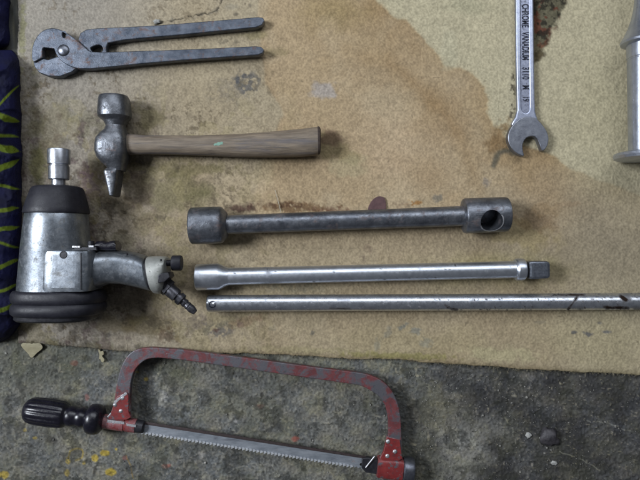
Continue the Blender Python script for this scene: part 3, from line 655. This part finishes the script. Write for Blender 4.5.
# ------------------------------------------------------------------ impact wrench
t = thing("impact_wrench", "silver pneumatic impact wrench with charcoal rubber nose and chrome socket", "impact wrench", P(70, 250, 0))
zc = 0.037; k = K(zc)
def ysec(y, xl, xr, hz_, e=2.1, z=zc): return (P((xl + xr) / 2, y, z), (1, 0, 0), (0, 0, 1), (xr - xl) / 2 * K(z), hz_ * K(z), e)
mb = MB(); mb.loft([ysec(*q) for q in ((209, 30, 84, 27), (213, 28, 86, 29), (225, 26.5, 87, 30), (238, 25, 88, 31), (252, 23, 90, 30), (270, 21.5, 94, 29.2, 2.25), (288, 20.2, 97, 29, 2.4), (293, 20, 97, 29, 2.4))], 56)
body = obj("body", mb, M['alu'], t, 35)
# flat-topped housing block over the handle root
mb = MB()
ztop = 0.0738
zm = 0.046
for_h = lambda y, xl, xr, top: (P((xl + xr) / 2, y, zm), (1, 0, 0), (0, 0, 1), (xr - xl) / 2 * K(ztop), top - zm, 5.0)
mb.loft([for_h(*q) for q in ((249.4, 54, 95, ztop - 0.006), (249.8, 51, 98, ztop - 0.0022), (251, 49.5, 100, ztop - 0.0004), (254, 48.5, 101, ztop), (265, 48, 101.5, ztop), (280, 47.5, 100.5, ztop), (286, 47.5, 99.5, ztop), (289.6, 48, 98, ztop - 0.0006), (290, 50, 96, ztop - 0.003))], 96)
obj("housing", mb, M['alu'], body, 35)
mb = MB(); c_ = P(65, 254.8, ztop - 0.004)
mb.lathe(c_, c_ + Vector((0, 0, 1)), [(0, 0.0043), (0.0042, 0.0043), (0.0045, 0.0039), (0.0045, 0.0034), (0.0041, 0.0031), (0.0041, 0.0003)], 28)
obj("screw", mb, M['black'], body)
# parting line and cast seam
mb = MB(); mb.prism([(80.2, 253), (80.9, 253), (80.9, 290), (80.2, 290)], [], ztop - 0.002, ztop + 0.0003, 0.0001, 1); obj("seam", mb, M['black'], body)
# nose
mb = MB(); mb.loft([ysec(*q) for q in ((185.6, 46, 69, 12), (186.2, 38, 77, 18), (187.5, 35, 80.5, 23), (190, 33.2, 82.2, 25), (200, 29.5, 85, 28), (208, 27, 86.8, 30), (212, 26, 87.5, 31), (213.4, 26.4, 87.2, 30.6), (214, 28, 86, 29))], 56)
obj("nose_cover", mb, M['rubber'], t, 35)
mb = MB(); mb.lathe_px((58.5, 190), (58.5, 170), zc, [(0, 6.5), (12, 6.5), (13, 5)], 32); obj("anvil", mb, M['socket'], t)
mb = MB(); mb.lathe_px((59, 180), (59, 149), zc, [(0, 7.5), (0.2, 9.2), (0.9, 9.8), (13.5, 9.9), (14.2, 9.1), (15.2, 9.1), (16, 10.6), (29, 11), (30.4, 10.6), (31, 9.6), (31, 8), (27, 7.6)], 48); obj("socket", mb, M['socket'], t, 30)
# rear boot: two ribs and a cover
mb = MB(); mb.loft([ysec(*q) for q in ((289.5, 20, 98, 30, 2.5), (290.2, 17.5, 101, 32, 2.6), (292.5, 16, 103, 33, 2.6), (297, 15.3, 104.5, 33.6, 2.6), (300.5, 16, 104, 33, 2.6), (302.2, 17.8, 102.5, 31.5, 2.6), (304, 16, 103.5, 33, 2.6), (308, 15, 104, 33.8, 2.6), (312, 15.6, 102, 33, 2.6), (314.2, 18, 99, 31, 2.6), (314.6, 20, 97, 30, 2.6))], 56)
boot = obj("rubber_boot", mb, M['rubber'], t, 50)
mb = MB(); mb.loft([ysec(*q) for q in ((313.5, 19, 97, 30.5, 2.6), (317.5, 18.5, 96, 30, 2.6), (319.2, 20, 94, 28, 2.6), (320, 24, 90, 24, 2.6))], 56)
cap = obj("end_cover", mb, M['black'], t, 40)
for (x, y) in ((28, 314.5), (69, 315.5)):
    mb = MB(); mb.dome(P(x, y, zc + 0.0315), 3.2 * K(0.07), 0.002, 14); obj("cover_bolt", mb, M['black'], cap)
# handle
zhd = 0.040; kk = K(zhd)
def hsec(x, yt, yb, hz_, lean=0.0, e=2.5): return (P(x, (yt + yb) / 2, zhd), Vector((-lean, 1, 0)).normalized(), (0, 0, 1), (yb - yt) / 2 * kk, hz_ * kk, e)
mb = MB(); mb.loft([hsec(*q) for q in ((90, 250.5, 292, 23), (97, 250.2, 289.5, 22.5), (103, 250, 285.8, 21), (110, 250, 283.6, 19.5, .02), (120, 250, 283.6, 18.6, .05), (128, 250.8, 285.4, 18, .1), (136, 252, 287.4, 18, .14), (143, 253.6, 289.6, 18, .17), (148.5, 255.2, 291, 18, .19), (149.4, 256, 290.4, 17, .19))], 44)
hdl = obj("grip", mb, M['alu'], t, 40)
mb = MB(); mb.loft([hsec(*q) for q in ((147.8, 256.6, 290.6, 16.8, .19), (152.6, 257.6, 291.4, 16.8, .19))], 36); obj("joint_ring", mb, M['black'], t)
mb = MB(); mb.loft([hsec(*q) for q in ((151.4, 257, 292.4, 16.8, .19), (152.2, 256.2, 293.4, 17.8, .19), (158, 256, 294, 18, .18), (163, 256, 290, 18, .14), (166, 256.4, 283, 17, .05), (167.4, 257.6, 276, 15.5, 0), (167.8, 259, 272, 13, 0))], 40)
blk = obj("inlet_block", mb, M['alu2'], t, 40)
mb = MB(); mb.prism([(157.5, 275.5), (161.5, 273), (168, 272.5), (170, 277), (164.5, 282), (158, 283)], [], 0.040, zhd + 0.0215, 0.0008); obj("inlet_port", mb, M['black'], t)
mb = MB(); mb.lathe_px((165, 263), (182, 263), zhd + 0.004, [(0, 3.2), (6.6, 3.2), (7, 6.5), (7.6, 7.6), (15.5, 7.8), (16.8, 7.0), (17, 4)], 32); obj("regulator_knob", mb, M['rubber'], t)
for (x, y, r_, par) in ((161, 260, 1.1, blk), (127, 254.2, 1.3, hdl)):
    mb = MB(); mb.dome(P(x, y, zhd + 0.0185), r_ * kk, 0.0016, 10); obj("pin", mb, M['black'], par)
# hose coupling
A, B = (159, 280), (196, 313)
mb = MB(); zt = 0.042
mb.lathe_px(A, B, zt, [(0, 5), (5.5, 5), (5.6, 8.6), (13.5, 8.9), (13.6, 7.6)], 6)
cp = obj("coupling", mb, M['coupling'], t, 25)
mb = MB(); mb.lathe_px(A, B, zt, [(12, 6.3), (14, 7.0), (24, 6.6), (24.3, 5.0), (26, 5.0), (26.3, 6.3), (30.5, 6.3), (31.5, 5.2), (31.6, 3)], 28); obj("collar", mb, M['coupling'], cp, 30)
mb = MB(); mb.lathe_px(A, B, zt, [(30, 3.9), (33.5, 3.9), (34.3, 4.4), (36, 4.1), (36.4, 3.5), (39, 4.2), (40, 3.7), (42.5, 4.1), (44.5, 3.9), (48.5, 2.8), (49, 1.8)], 24); obj("hose_tail", mb, M['coupling'], cp, 30)
# trigger and reverse lever along the front of the grip
mb = MB(); zr = 0.046
mb.loft([(P(x, (yt + yb) / 2, zr), (0, 1, 0), (0, 0, 1), (yb - yt) / 2 * K(zr), 9 * K(zr), 3) for (x, yt, yb) in ((97, 243, 250), (99, 241.2, 251), (104, 240.4, 251), (108, 242.2, 251), (113, 240.6, 251), (117, 240.4, 251), (118.6, 243, 250.5))], 24)
obj("trigger", mb, M['plastic'], t, 40)
mb = MB()
mb.prism([(63, 247.5), (70, 246.6), (88, 247), (96, 246.6), (97, 250.5), (63, 250.5)], [], 0.046, 0.060, 0.0006)
for (x, y, r) in ((66, 246.5, 2.4), (91, 243.5, 3.0)): mb.lathe(P(x, y + 3, 0.056), P(x, y - 3, 0.056), [(0, r * S), (0.006, r * S), (0.0066, r * S * 0.6)], 14)
rv = obj("reverse_lever", mb, M['black'], t, 35)
mb = MB()
for (x, y, w) in ((76, 246.8, 4), (91, 246.4, 2.6)): mb.prism([(x - w, y - 1), (x + w, y - 1), (x + w, y + 1), (x - w, y + 1)], [], 0.058, 0.0618, 0.0003)
obj("lever_clip", mb, M['bare'], rv)

# ------------------------------------------------------------------ T wrench / tube spanner in dark steel
t = thing("socket_wrench", "dark oily socket wrench bar with cross hole through its right hand head", "socket wrench", P(350, 220, 0))
zc = rest(18.5); k = K(zc)
a, b = (190.5, 226), (508, 214.3)
ax = math.hypot(b[0] - a[0], b[1] - a[1])
mb = MB(); mb.lathe_px(a, b, zc, [(9, 11.8), (0.4, 12.6), (0, 14.5), (0.3, 17.2), (1.6, 18.4), (20, 18.6), (30, 18.4), (31.8, 17.8), (33, 16.5), (36.8, 12.2), (37.6, 9)], 48)
obj("socket_head", mb, M['tsteel'], t, 30)
mb = MB(); mb.lathe_px(a, b, zc, [(34, 9.4), (120, 9.6), (200, 9.8), (276, 10.1)], 40); obj("shaft", mb, M['tsteel'], t, 30)
# head with a drilled cross hole
mb = MB(); mb.lathe_px(a, b, zc, [(272.2, 10), (272.6, 14.5), (273.4, 16.8), (275, 17.6), (314, 17.4), (316.6, 16.8), (317.6, 15.4), (317.8, 12)], 64)
hh = obj("drilled_head", mb, M['tsteel'], t, 30)
cut = MB(); c0 = P(487, 216, zc); tilt = Vector((0, -0.34, 0.94))
cut.lathe(c0 - tilt * 0.012, c0 + tilt * 0.05, [(0, 10.8 * k), (0.062, 10.8 * k)], 40)
co = obj("tmp_cut", cut, M['tsteel'], t)
md = hh.modifiers.new("b", 'BOOLEAN'); md.object = co; md.operation = 'DIFFERENCE'; md.solver = 'EXACT'
bpy.context.view_layer.update()
nm = bpy.data.meshes.new_from_object(hh.evaluated_get(bpy.context.evaluated_depsgraph_get()))
hh.modifiers.clear(); old = hh.data; hh.data = nm; nm.shade_smooth(); nm.set_sharp_from_angle(angle=math.radians(30)); nm.name = "drilled_head"
bpy.data.objects.remove(co)
mb = MB()
prof = [(-0.0006, 10.4 * k), (-0.0002, 11.4 * k), (0.0005, 11.5 * k), (0.0009, 10.9 * k), (0.0006, 10.3 * k)]
# bright worn lip: follows the round surface
ringA, ringB = [], []
u = Vector((1, -0.035, 0)).normalized(); w = tilt.cross(u)
for j in range(48):
    an = 2 * math.pi * j / 48
    for rr, lst in ((10.75, ringA), (11.9, ringB)):
        d_u = math.cos(an) * rr * k; d_w = math.sin(an) * rr * k
        q = c0 + u * d_u + w * d_w
        dist = abs((w * d_w).dot(w)); R_ = 17.55 * k
        hgt = math.sqrt(max(R_ * R_ - (d_w) ** 2, 0)) + 0.0002
        lst.append(q + tilt * (hgt - (c0 - P(487, 215.1, zc)).dot(tilt)))
mb.rings([ringA, ringB], cap=False)
obj("hole_lip", mb, M['bare'], hh)

# ------------------------------------------------------------------ chrome extension bar
def dirt(o, fn):
    m = o.data; n = len(m.vertices); co = np.empty(n * 3, np.float32); m.vertices.foreach_get("co", co); co = co.reshape(-1, 3) + np.array(ORIGIN[o.name], np.float32)
    kx = S * (H - co[:, 2]) / H
    v = fn(co[:, 0] / kx + 320, 240 - co[:, 1] / kx)
    at = m.attributes.new("dirt", 'FLOAT', 'POINT'); at.data.foreach_set("value", np.clip(v, 0, 1).astype(np.float32))
t = thing("extension_bar", "chrome extension bar with round socket end and square drive end", "extension bar", P(370, 272, 0))
zc = rest(13); k = K(zc); a, b = (196, 277.2), (547, 268.8)
L0 = [(7, 8.6), (0.4, 9.4), (0, 10.5), (0.3, 12.4), (1.2, 13.1), (22, 13.2), (24.5, 12.6), (29, 10), (33, 8.8)]
mb = MB(); mb.lathe_px(a, b, zc, L0, 48); obj("socket_end", mb, M['chrome'], t, 30)
mb = MB(); mb.lathe_px(a, b, zc, [(32 + i * 2, 8.8 - 0.2 * min(1, i / 10)) for i in range(146)], 48); sh = obj("shaft", mb, M['chrome'], t, 30)
X0 = P(0, 0, 0)
dirt(sh, lambda x, y: sstep(0.80, 0.86, fbm(x, y, 2.2, 2, 201)) * 0.7 + sstep(2.5, 0.5, np.hypot((x - 455), (y - 265.5) * 1.5)) + sstep(4, 0, np.abs(x - 268)) * sstep(0.5, 0.6, fbm(x, y, 3, 2, 202)) * 0.5)
mb = MB(); mb.lathe_px(a, b, zc, [(318.4, 8.5), (319, 10), (320.5, 11), (325, 11.2), (327.5, 10.8), (328.8, 9.6), (329, 7)], 40); obj("collar", mb, M['chrome'], t, 30)
mb = MB()
d = Vector((b[0] - a[0], -(b[1] - a[1]), 0)).normalized(); sv = d.cross(Vector((0, 0, 1)))
pts = [(527, 8.2, 7.6), (529, 8.9, 8.2), (544.5, 8.6, 8.2), (546.6, 7.6, 7.4), (547.4, 6.6, 6.4)]
mb.loft([(P(x, a[1] + (x - a[0]) * (b[1] - a[1]) / (b[0] - a[0]) + 0.6, zc), sv, (0, 0, 1), w_ * k, h_ * k, 9) for x, w_, h_ in pts], 64)
dr = obj("square_drive", mb, M['drive'], t, 30)

# ------------------------------------------------------------------ long bar
t = thing("long_bar", "long thin chrome bar with dark pits running off the right edge", "bar", P(430, 302, 0))
zc = rest(8.4); k = K(zc)
a, b = (207, 303.4), (700, 301)
mb = MB(); mb.lathe_px(a, b, zc, [(0, 5), (0.15, 6.8), (0.9, 8.0), (1.8, 8.3)] + [(2.5 + i * 1.0, 8.4) for i in range(490)] + [(493, 6)], 44)
rod = obj("rod", mb, M['rod'], t, 30)
def rod_dirt(x, y):
    d1 = np.zeros(x.shape)
    for (x0, y0, x1, y1, w_) in ((578, 296, 574, 302, 1.1), (574, 302, 568, 309, 1.1), (445, 305, 452, 309, 1.1), (452, 309, 457, 309.5, 1.2), (604, 307, 628, 308, 1.3), (620, 296, 626, 300, 1.6), (553, 295, 585, 295, .7), (330, 308, 350, 308.6, .7), (262, 296, 280, 296, .6)):
        t_ = np.clip(((x - x0) * (x1 - x0) + (y - y0) * (y1 - y0)) / ((x1 - x0) ** 2 + (y1 - y0) ** 2), 0, 1)
        d1 = np.maximum(d1, sstep(w_ + 0.7, w_ - 0.3, np.hypot(x - x0 - t_ * (x1 - x0), y - y0 - t_ * (y1 - y0))))
    pits = sstep(0.72, 0.79, fbm(x, y, 1.8, 2, 211)) * sstep(370, 480, x)
    rusty = sstep(0.52, 0.70, fbm(x, y, 9, 4, 214)) * sstep(520, 620, x) * 0.6
    pits2 = sstep(0.80, 0.86, fbm(x, y, 1.6, 2, 212))
    return d1 * (0.55 + 0.5 * fbm(x, y, 3, 3, 213)) + pits * 0.85 + pits2 * 0.5 + rusty
dirt(rod, rod_dirt)
mb = MB()
zz = zc + 8.2 * k
for r0, r1 in ((3.6, 2.4),):
    mb.rings([[P(214 + r * math.cos(2 * math.pi * j / 28), 303.6 + r * math.sin(2 * math.pi * j / 28), zc) + Vector((0, 0, math.sqrt((8.55 * k) ** 2 - (r * math.sin(2 * math.pi * j / 28) * k) ** 2))) for j in range(28)] for r in (r0, r1)], cap=False)
obj("ball_seat", mb, M['ink'], t)
mb = MB(); mb.dome(P(214, 303.6, zc + 8.1 * k), 2.3 * k, 0.0012, 18); obj("detent_ball", mb, M['socket'], t)

# ------------------------------------------------------------------ open ended spanner
t = thing("open_spanner", "chrome open ended spanner with stamped lettering along its shank", "spanner", P(526, 60, 0))
z1 = 0.0075
mb = MB()
shank = [(515.6, -60), (534.2, -60), (533.9, 0), (534.6, 60), (535.2, 100), (535.8, 112), (538, 119), (541, 124), (536, 130), (526, 133), (516, 130), (511.5, 124), (515.5, 117), (517.4, 110), (517.2, 100), (516.4, 60), (515.9, 0)]
slot = [(521.3, -50), (528.3, -50), (528.6, 0), (529.2, 60), (529.6, 100)] + [(525.8 + 3.8 * math.cos(math.pi * i / 8), 107 + 5.5 * math.sin(math.pi * i / 8)) for i in range(9)] + [(521.9, 100), (521.6, 60), (521.3, 0)]
mb.prism(shank, [slot], 0.0012, z1, 0.0021, 3)
sh = obj("shank", mb, M['spanner'], t, 50)
mb = MB(); mb.prism([(519.5, -55), (531, -55), (531.5, 114), (519.5, 114)], [], 0.002, z1 - 0.0010, 0.0003, 1); rc = obj("recess", mb, M['recess'], sh)
mb = MB()
outer = crom([(519, 119), (513.5, 124), (509.3, 131), (508, 138), (509.5, 144.5), (513.5, 150.5), (519, 154.6), (523.6, 156.2)], False, 5)
inner = [(524.2, 155.2), (523.0, 149.5), (522.8, 144.5)] + crom([(524.2, 140.8), (527, 137.8), (531, 136.4), (535, 137), (537.6, 139.6)], False, 5) + [(539.8, 144.6), (541.8, 150.4)]
outer2 = crom([(543.4, 150.8), (546.6, 147.5), (548.6, 141.5), (548.4, 135.5), (546, 129.5), (542, 124), (537, 118.5)], False, 5)
mb.prism(outer + inner + outer2 + [(532, 116.5), (524, 116.5)], [], 0.0003, 0.0098, 0.0011, 3)
obj("jaw", mb, M['jaw'], t, 40)
mb = MB(); zt_ = z1 - 0.00095
for body_, y0, y1 in (("CHROME", 4, 27.5), ("VANADIUM", 32, 60), ("3110", 67, 79.5), ("M", 85, 89.5), ("19", 96, 101.5)):
    xc = 525.0 + 0.008 * y0
    size = 9.4 * K(zt_)
    probe = MB(); probe.text(body_, Matrix.Identity(4), size)
    wid = max(v[0] for v in probe.v); want = (y1 - y0) * K(zt_)
    Mx = Matrix.Translation(P(xc, y0, zt_)) @ Matrix.Rotation(-math.pi / 2, 4, 'Z') @ Matrix.Diagonal((want / wid, 1, 1, 1))
    mb.text(body_, Mx, size)
obj("lettering", mb, M['ink'], rc)

# ------------------------------------------------------------------ chrome tube tool at right edge
t = thing("tube_tool", "chrome tubular tool with flared collar and thin foot flange at the right edge", "tool", P(645, 80, 0))
R0 = 27.0; zc = rest(28); k = K(zc)
cxm = 644.5
def tl(prof, name, m_, ang=30):
    mb = MB(); mb.lathe(P(cxm, 170, zc), P(cxm, 0, zc), [((170 - y) * k, r * k) for y, r in prof], 64); return obj(name, mb, m_, t, ang)
tl([(160, 12), (159.6, 25), (158.6, 27.6), (156, 28.4), (153.6, 27.8), (152.4, 25), (152.2, 12)], "foot_flange", M['tube'])
tl([(153, 12), (152.5, 14.4), (148, 14.7), (100, 15.3), (60, 15.8), (59.4, 15.3), (58.4, 15.3), (57.8, 16.0), (40, 16.4)], "tube", M['tube'])
tl([(45, 15), (44.6, 19), (43.4, 21.6), (41.5, 22.2), (39.4, 21.2), (36, 19), (28, 15.4), (18, 12), (8, 10), (0, 9.2), (-20, 8.6), (-60, 8.6), (-61, 5)], "flared_collar", M['tube'])

# ------------------------------------------------------------------ hacksaw on the concrete
t = thing("hacksaw", "red painted hacksaw with chipped frame and black fluted handle", "hacksaw", P(220, 410, FLOOR))
F = FLOOR
top_z = F + 0.0205
outer = [(113.4, 412), (114.6, 398)] + crom([(116, 388), (119, 374), (123.5, 362), (131, 352.5), (141, 348.4), (152, 347.6)], False, 5) + [(182, 349.6), (250, 358.5), (320, 368)] + crom([(352, 371.8), (368, 374.6), (382, 381), (392, 391), (398, 404), (400.8, 418)], False, 5) + [(401.6, 436), (402, 452)]
inner = [(386.5, 452), (388.4, 434)] + crom([(388.4, 420), (385.6, 407), (379.5, 397), (370, 390.4), (360, 385.6), (345, 383.2)], False, 5) + [(320, 379.6), (250, 369.6), (182, 360.0)] + crom([(158, 357.8), (147, 359.4), (138.4, 365.6), (133.2, 373.5), (130.6, 384)], False, 5) + [(129.4, 398), (129.2, 412)]
mb = MB(); mb.prism(outer + inner, [], F + 0.0115, top_z, 0.0010, 2)
fr = obj("frame", mb, M['saw_red'], t, 40)
# bracket plates
mb = MB(); mb.prism([(107, 417.5), (110.5, 413.5), (113.4, 405), (117, 396.5), (126.8, 392.5), (128.4, 396), (128.6, 412), (131, 417.5), (126, 420), (110, 420)], [], top_z - 0.004, top_z + 0.0016, 0.0007, 2)
br = obj("bracket", mb, M['saw_bracket'], t, 40)
for (x, y) in ((115, 404.8), (122.6, 398), (120.8, 411)):
    mb = MB(); mb.dome(P(x, y, top_z + 0.0014), 2.1 * K(top_z), 0.0014, 14); obj("rivet", mb, M['bare'], br)
mb = MB(); mb.prism(crom([(113.6, 402.6), (119, 397.4), (125.2, 392.6), (126.8, 394.4), (121, 398.6), (115.4, 403.6)], True, 3), [], top_z + 0.0015, top_z + 0.0019, 0.0001, 1); mb.prism([(106.8, 417), (110.4, 413), (111.4, 413.6), (108.4, 417.6)], [], top_z + 0.0015, top_z + 0.0018, 0.0001, 1)
obj("scraped_edge", mb, M['bare'], br)
mb = MB(); mb.prism([(380, 458.5), (383.5, 452), (386.4, 440), (387, 436.5), (399.8, 440), (401.4, 452), (402.4, 458.5), (399, 461), (383, 461)], [], top_z - 0.004, top_z + 0.0016, 0.0007, 2)
br2 = obj("bracket", mb, M['saw_bracket'], t, 40)
for (x, y) in ((388, 441.5), (395, 451.5), (387.4, 456)):
    mb = MB(); mb.dome(P(x, y, top_z + 0.0014), 2.3 * K(top_z), 0.0015, 14); obj("rivet", mb, M['bare'], br2)
# tubes that carry blade holders
zt = F + 0.0135
a, b = (103.5, 421), (145, 427.2)
mb = MB(); mb.lathe_px(a, b, zt, [(0, 6.2), (0.5, 7.2), (21.4, 7.2), (21.8, 6.6), (22.6, 6.6), (23, 7.0), (33, 6.9), (33.5, 6.4)], 32); tb = obj("front_tube", mb, M['saw_bracket'], t, 30)
mb = MB(); mb.lathe_px(a, b, zt, [(33.2, 6.6), (40.5, 6.2), (41.4, 5.2), (41.5, 2)], 28); obj("blade_holder", mb, M['black'], t, 30)
mb = MB()
mb.prism([(107, 419.8), (124, 421.8), (124.5, 424.4), (118, 423.6), (107, 422.4)], [], zt + 6.6 * K(zt), zt + 7.25 * K(zt), 0.0001, 1); mb.prism([(126.5, 423.6), (136, 424.9), (136, 427.3), (126.5, 426)], [], zt + 6.6 * K(zt), zt + 7.1 * K(zt), 0.0001, 1)
obj("scraped_edge", mb, M['bare'], tb)
mb = MB(); mb.loft([(P(x, y, zt), Vector((0.1, 1, 0)).normalized(), (0, 0, 1), w_ * K(zt), 8.4 * K(zt), 4) for x, y, w_ in ((377, 466.0, 9), (378.2, 466.2, 10), (401, 468.6, 10.6), (402.2, 468.8, 10))], 40); obj("rear_tube", mb, M['saw_bracket'], t, 35)
mb = MB(); mb.lathe_px((401, 468.6), (415, 470), zt, [(0, 6), (1.5, 6), (1.6, 11.2), (2.4, 12), (10.5, 12.2), (12.2, 11.4), (12.6, 9.5), (12.6, 4)], 40, flute=lambda a_, t_: 1 + 0.012 * math.cos(a_ * 20)); obj("tension_nut", mb, M['pivot'], t, 30)
# tension pin and holder
mb = MB(); mb.prism([(362, 458.5), (368, 457.8), (379, 460.8), (378.6, 474.5), (366, 472.8), (361.6, 468)], [], F + 0.008, F + 0.0165, 0.0008); hb = obj("blade_holder", mb, M['black'], t)
mb = MB(); mb.lathe(P(365.5, 467.8, F + 0.0175), P(375.2, 455.6, F + 0.0195), [(0, 0.0006), (0.0004, 0.0011), (0.0186, 0.0011), (0.019, 0.0006)], 12); obj("tension_pin", mb, M['bare'], hb)
# blade
zb = F + 0.0125
mb = MB()
A_t, A_b = Vector((141, 423.4)), Vector((141, 432.6)); B_t, B_b = Vector((368, 458.6)), Vector((368, 469.0))
N_ = 63; poly = [tuple(A_t), tuple(B_t), tuple(B_b)]
back = []
for i in range(N_):
    q = B_b.lerp(A_b, (i + 0.5) / N_)
    back += [(q.x + 1.5, q.y - 0.5), (q.x - 1.2, q.y + 0.8)]
poly += back + [tuple(A_b)]
mb.prism(poly, [circle(361, 464.5, 1.4, 1.4, 10)], zb, zb + 0.0008, 0.0001, 1)
bl = obj("blade", mb, M['blade'], t, 30)
mb = MB()
for i in range(N_):
    q = B_b.lerp(A_b, (i + 0.5) / N_)
    if q.x > 352: continue
    tri = [(q.x - 1.7, q.y + 1.5), (q.x + 1.5, q.y + 0.2), (q.x + 0.6, q.y - 1.4), (q.x - 1.5, q.y - 1.2)]
    mb.add([P(x, y, z) for z in (zb + 0.0002, zb + 0.0013) for x, y in tri], [(3, 2, 1, 0), (4, 5, 6, 7)] + [(a_, (a_ + 1) % 4, (a_ + 1) % 4 + 4, a_ + 4) for a_ in range(4)])
obj("teeth", mb, M['teeth'], bl)
mb = MB(); mb.prism([(141, 421.2), (200, 430.2), (366, 456.4), (366, 458.9), (200, 433.2), (141, 424.0)], [], zb - 0.0002, zb + 0.0013, 0.0003, 1); obj("shade_strip", mb, M['blade_shade'], bl)  # added strip standing in for the shadow along the blade's top
# handle
zhn = rest(14, F); a, b = (24.2, 409.4), (104, 420.4)
prof = [(0, 0.5), (0.3, 4), (1.2, 7.5), (3, 10.2), (6, 12.2), (10, 13.3), (18, 13.7), (28, 13.7), (36, 13.3), (40, 12.9), (42, 11.8), (43, 10.2), (44.5, 9.6), (46, 10.0), (49, 10.2), (52, 9.4), (54, 8.8), (56, 9.4), (59, 9.9), (61, 9.2), (62.4, 8.6), (63.6, 10.0), (65, 12.8), (66.6, 14.3), (70, 15), (74, 14.8), (77, 13.6), (78.6, 11.4), (79.6, 9), (80.2, 6)]
def flute(an, t_): 
    tt = t_ / K(zhn)
    return 1 - 0.055 * (0.5 + 0.5 * math.cos(an * 14)) ** 2 * float(sstep(2, 9, tt) * sstep(43, 37, tt))
mb = MB(); mb.lathe_px(a, b, zhn, prof, 112, flute=flute); obj("handle", mb, M['plastic'], t, 40)

# ------------------------------------------------------------------ loose small things
def scrap(name, poly, z0, th, m_, label, cat, bend=0.0, group=None, parent=None):
    mb = MB(); mb.prism(crom(poly, True, 4), [], z0, z0 + th, min(0.0003, th * 0.3), 1)
    c = P(sum(p[0] for p in poly) / len(poly), sum(p[1] for p in poly) / len(poly), z0)
    if bend:
        mb.v = [(v[0], v[1], v[2] + bend * (((v[0] - c.x) ** 2 + (v[1] - c.y) ** 2) / 0.0001)) for v in mb.v]
    return obj(name, mb, m_, None, 40, label, cat, None, group, c)
leaf = scrap("dry_leaf", [(21.5, 345), (28, 341.5), (37, 341), (43.2, 347), (37, 353), (32, 357.5), (28.5, 354)], FLOOR + 0.0022, 0.0006, M['leaf'], "pale dry leaf lying on concrete at the mat corner", "leaf", 0.0008)
scrap("flake", [(98, 350), (99.5, 349), (100.5, 351.5), (103, 351), (103.6, 354.5), (102, 356), (104.5, 360), (102, 362.5), (100, 359), (98.6, 360), (99.2, 355)], FLOOR + 0.0018, 0.0012, M['leaf'], "pale grey flake on concrete beside the hacksaw frame", "flake")
mb = MB(); mb.prism(crom([(368, 208.5), (372, 200.5), (378, 196.4), (384, 197.6), (386, 203), (385.5, 210), (378, 213), (370, 212)], True, 5), [], 0.0002, 0.0016, 0.0005, 2)
scr = obj("leather_scrap", mb, M['leather'], None, 40, "dark red rounded scrap poking out from under the dark wrench bar", "scrap", None, None, P(378, 205, 0))
def rock(name, x, y, z, rx, ry, rz, m_, label, cat, seed, group=None):
    b = bmesh.new(); bmesh.ops.create_icosphere(b, subdivisions=3, radius=1)
    r = random.Random(seed); off = Vector((r.random() * 50, r.random() * 50, r.random() * 50))
    from mathutils import noise as mn
    for v in b.verts:
        n = 1 + 0.55 * mn.noise(v.co * 1.3 + off) + 0.25 * mn.noise(v.co * 3.1 + off)
        v.co = Vector((v.co.x * rx * S, v.co.y * ry * S, v.co.z * rz * S)) * n
    m = bpy.data.meshes.new(name); b.to_mesh(m); b.free(); m.shade_smooth(); m.materials.append(m_)
    o = bpy.data.objects.new(name, m); COL.objects.link(o); o.location = P(x, y, z); o['label'] = label; o['category'] = cat
    if group: o['group'] = group
    return o
rock("tar_lump", 549, 437, FLOOR + 0.001, 10, 9, 5, M['lump'], "dark oily lump stuck on the concrete right of the hacksaw", "lump", 3)
rock("stone_chip", 528.5, 435.5, FLOOR + 0.001, 2.6, 3.0, 2, M['chip'], "tiny pale stone chip beside the dark oily lump", "chip", 4)
rock("plaster_crumb", 157, 21.5, 0.0012, 3.4, 2.2, 1.8, M['chip'], "small pale crumb lying against the upper handle of the pincers", "crumb", 5)
rock("plaster_chip", 554, 463, FLOOR + 0.001, 3.4, 2.2, 1.6, M['chip'], "pale chip on concrete below the dark oily lump", "chip", 6)
# fine thread
mb = MB(); path = crom([(275, 190), (277, 197), (279.4, 206), (281, 213)], False, 5); rings = []
for i, p in enumerate(path):
    c = P(p[0], p[1], 0.0009); q = P(*path[min(i + 1, len(path) - 1)], 0.0009) - P(*path[max(i - 1, 0)], 0.0009)
    u = q.normalized().cross(Vector((0, 0, 1)))
    rings.append([c + (u * math.cos(a_) + Vector((0, 0, 1)) * math.sin(a_)) * 0.00035 for a_ in [2 * math.pi * j / 8 for j in range(8)]])
mb.rings(rings); obj("thread", mb, M['thread'], None, 60, "short pale thread on the carpet above the dark wrench bar", "thread", None, None, P(278, 201, 0))
# grit strewn over the concrete
b = bmesh.new(); r = random.Random(12)
for i in range(1500):
    x = r.uniform(0, 640) if i % 3 else r.gauss(440, 60); e = float(np.interp(x, EDGE[:, 0], EDGE[:, 1]))
    y = r.uniform(e + 6, 486); s_ = r.uniform(0.22, 0.62) * (2.2 if r.random() < 0.06 else 1) * S
    mm = Matrix.Translation(P(x, y, FLOOR + 0.0004)) @ Matrix.Rotation(r.uniform(0, 6.3), 4, 'Z') @ Matrix.Rotation(r.uniform(0, 1), 4, 'X') @ Matrix.Diagonal((s_ * r.uniform(.7, 1.5), s_, s_ * .8, 1))
    bmesh.ops.create_icosphere(b, subdivisions=1, radius=1, matrix=mm)
m = bpy.data.meshes.new("grit"); b.to_mesh(m); b.free()
gm = mat("grit_mixed", (0.03, 0.03, 0.03), (0.30, 0.29, 0.26), 90, 0, (0.6, 0.9), 0.2)
m.materials.append(gm); o = bpy.data.objects.new("grit", m); COL.objects.link(o); o['kind'] = 'stuff'; o['label'] = 'fine grit strewn over the concrete floor'
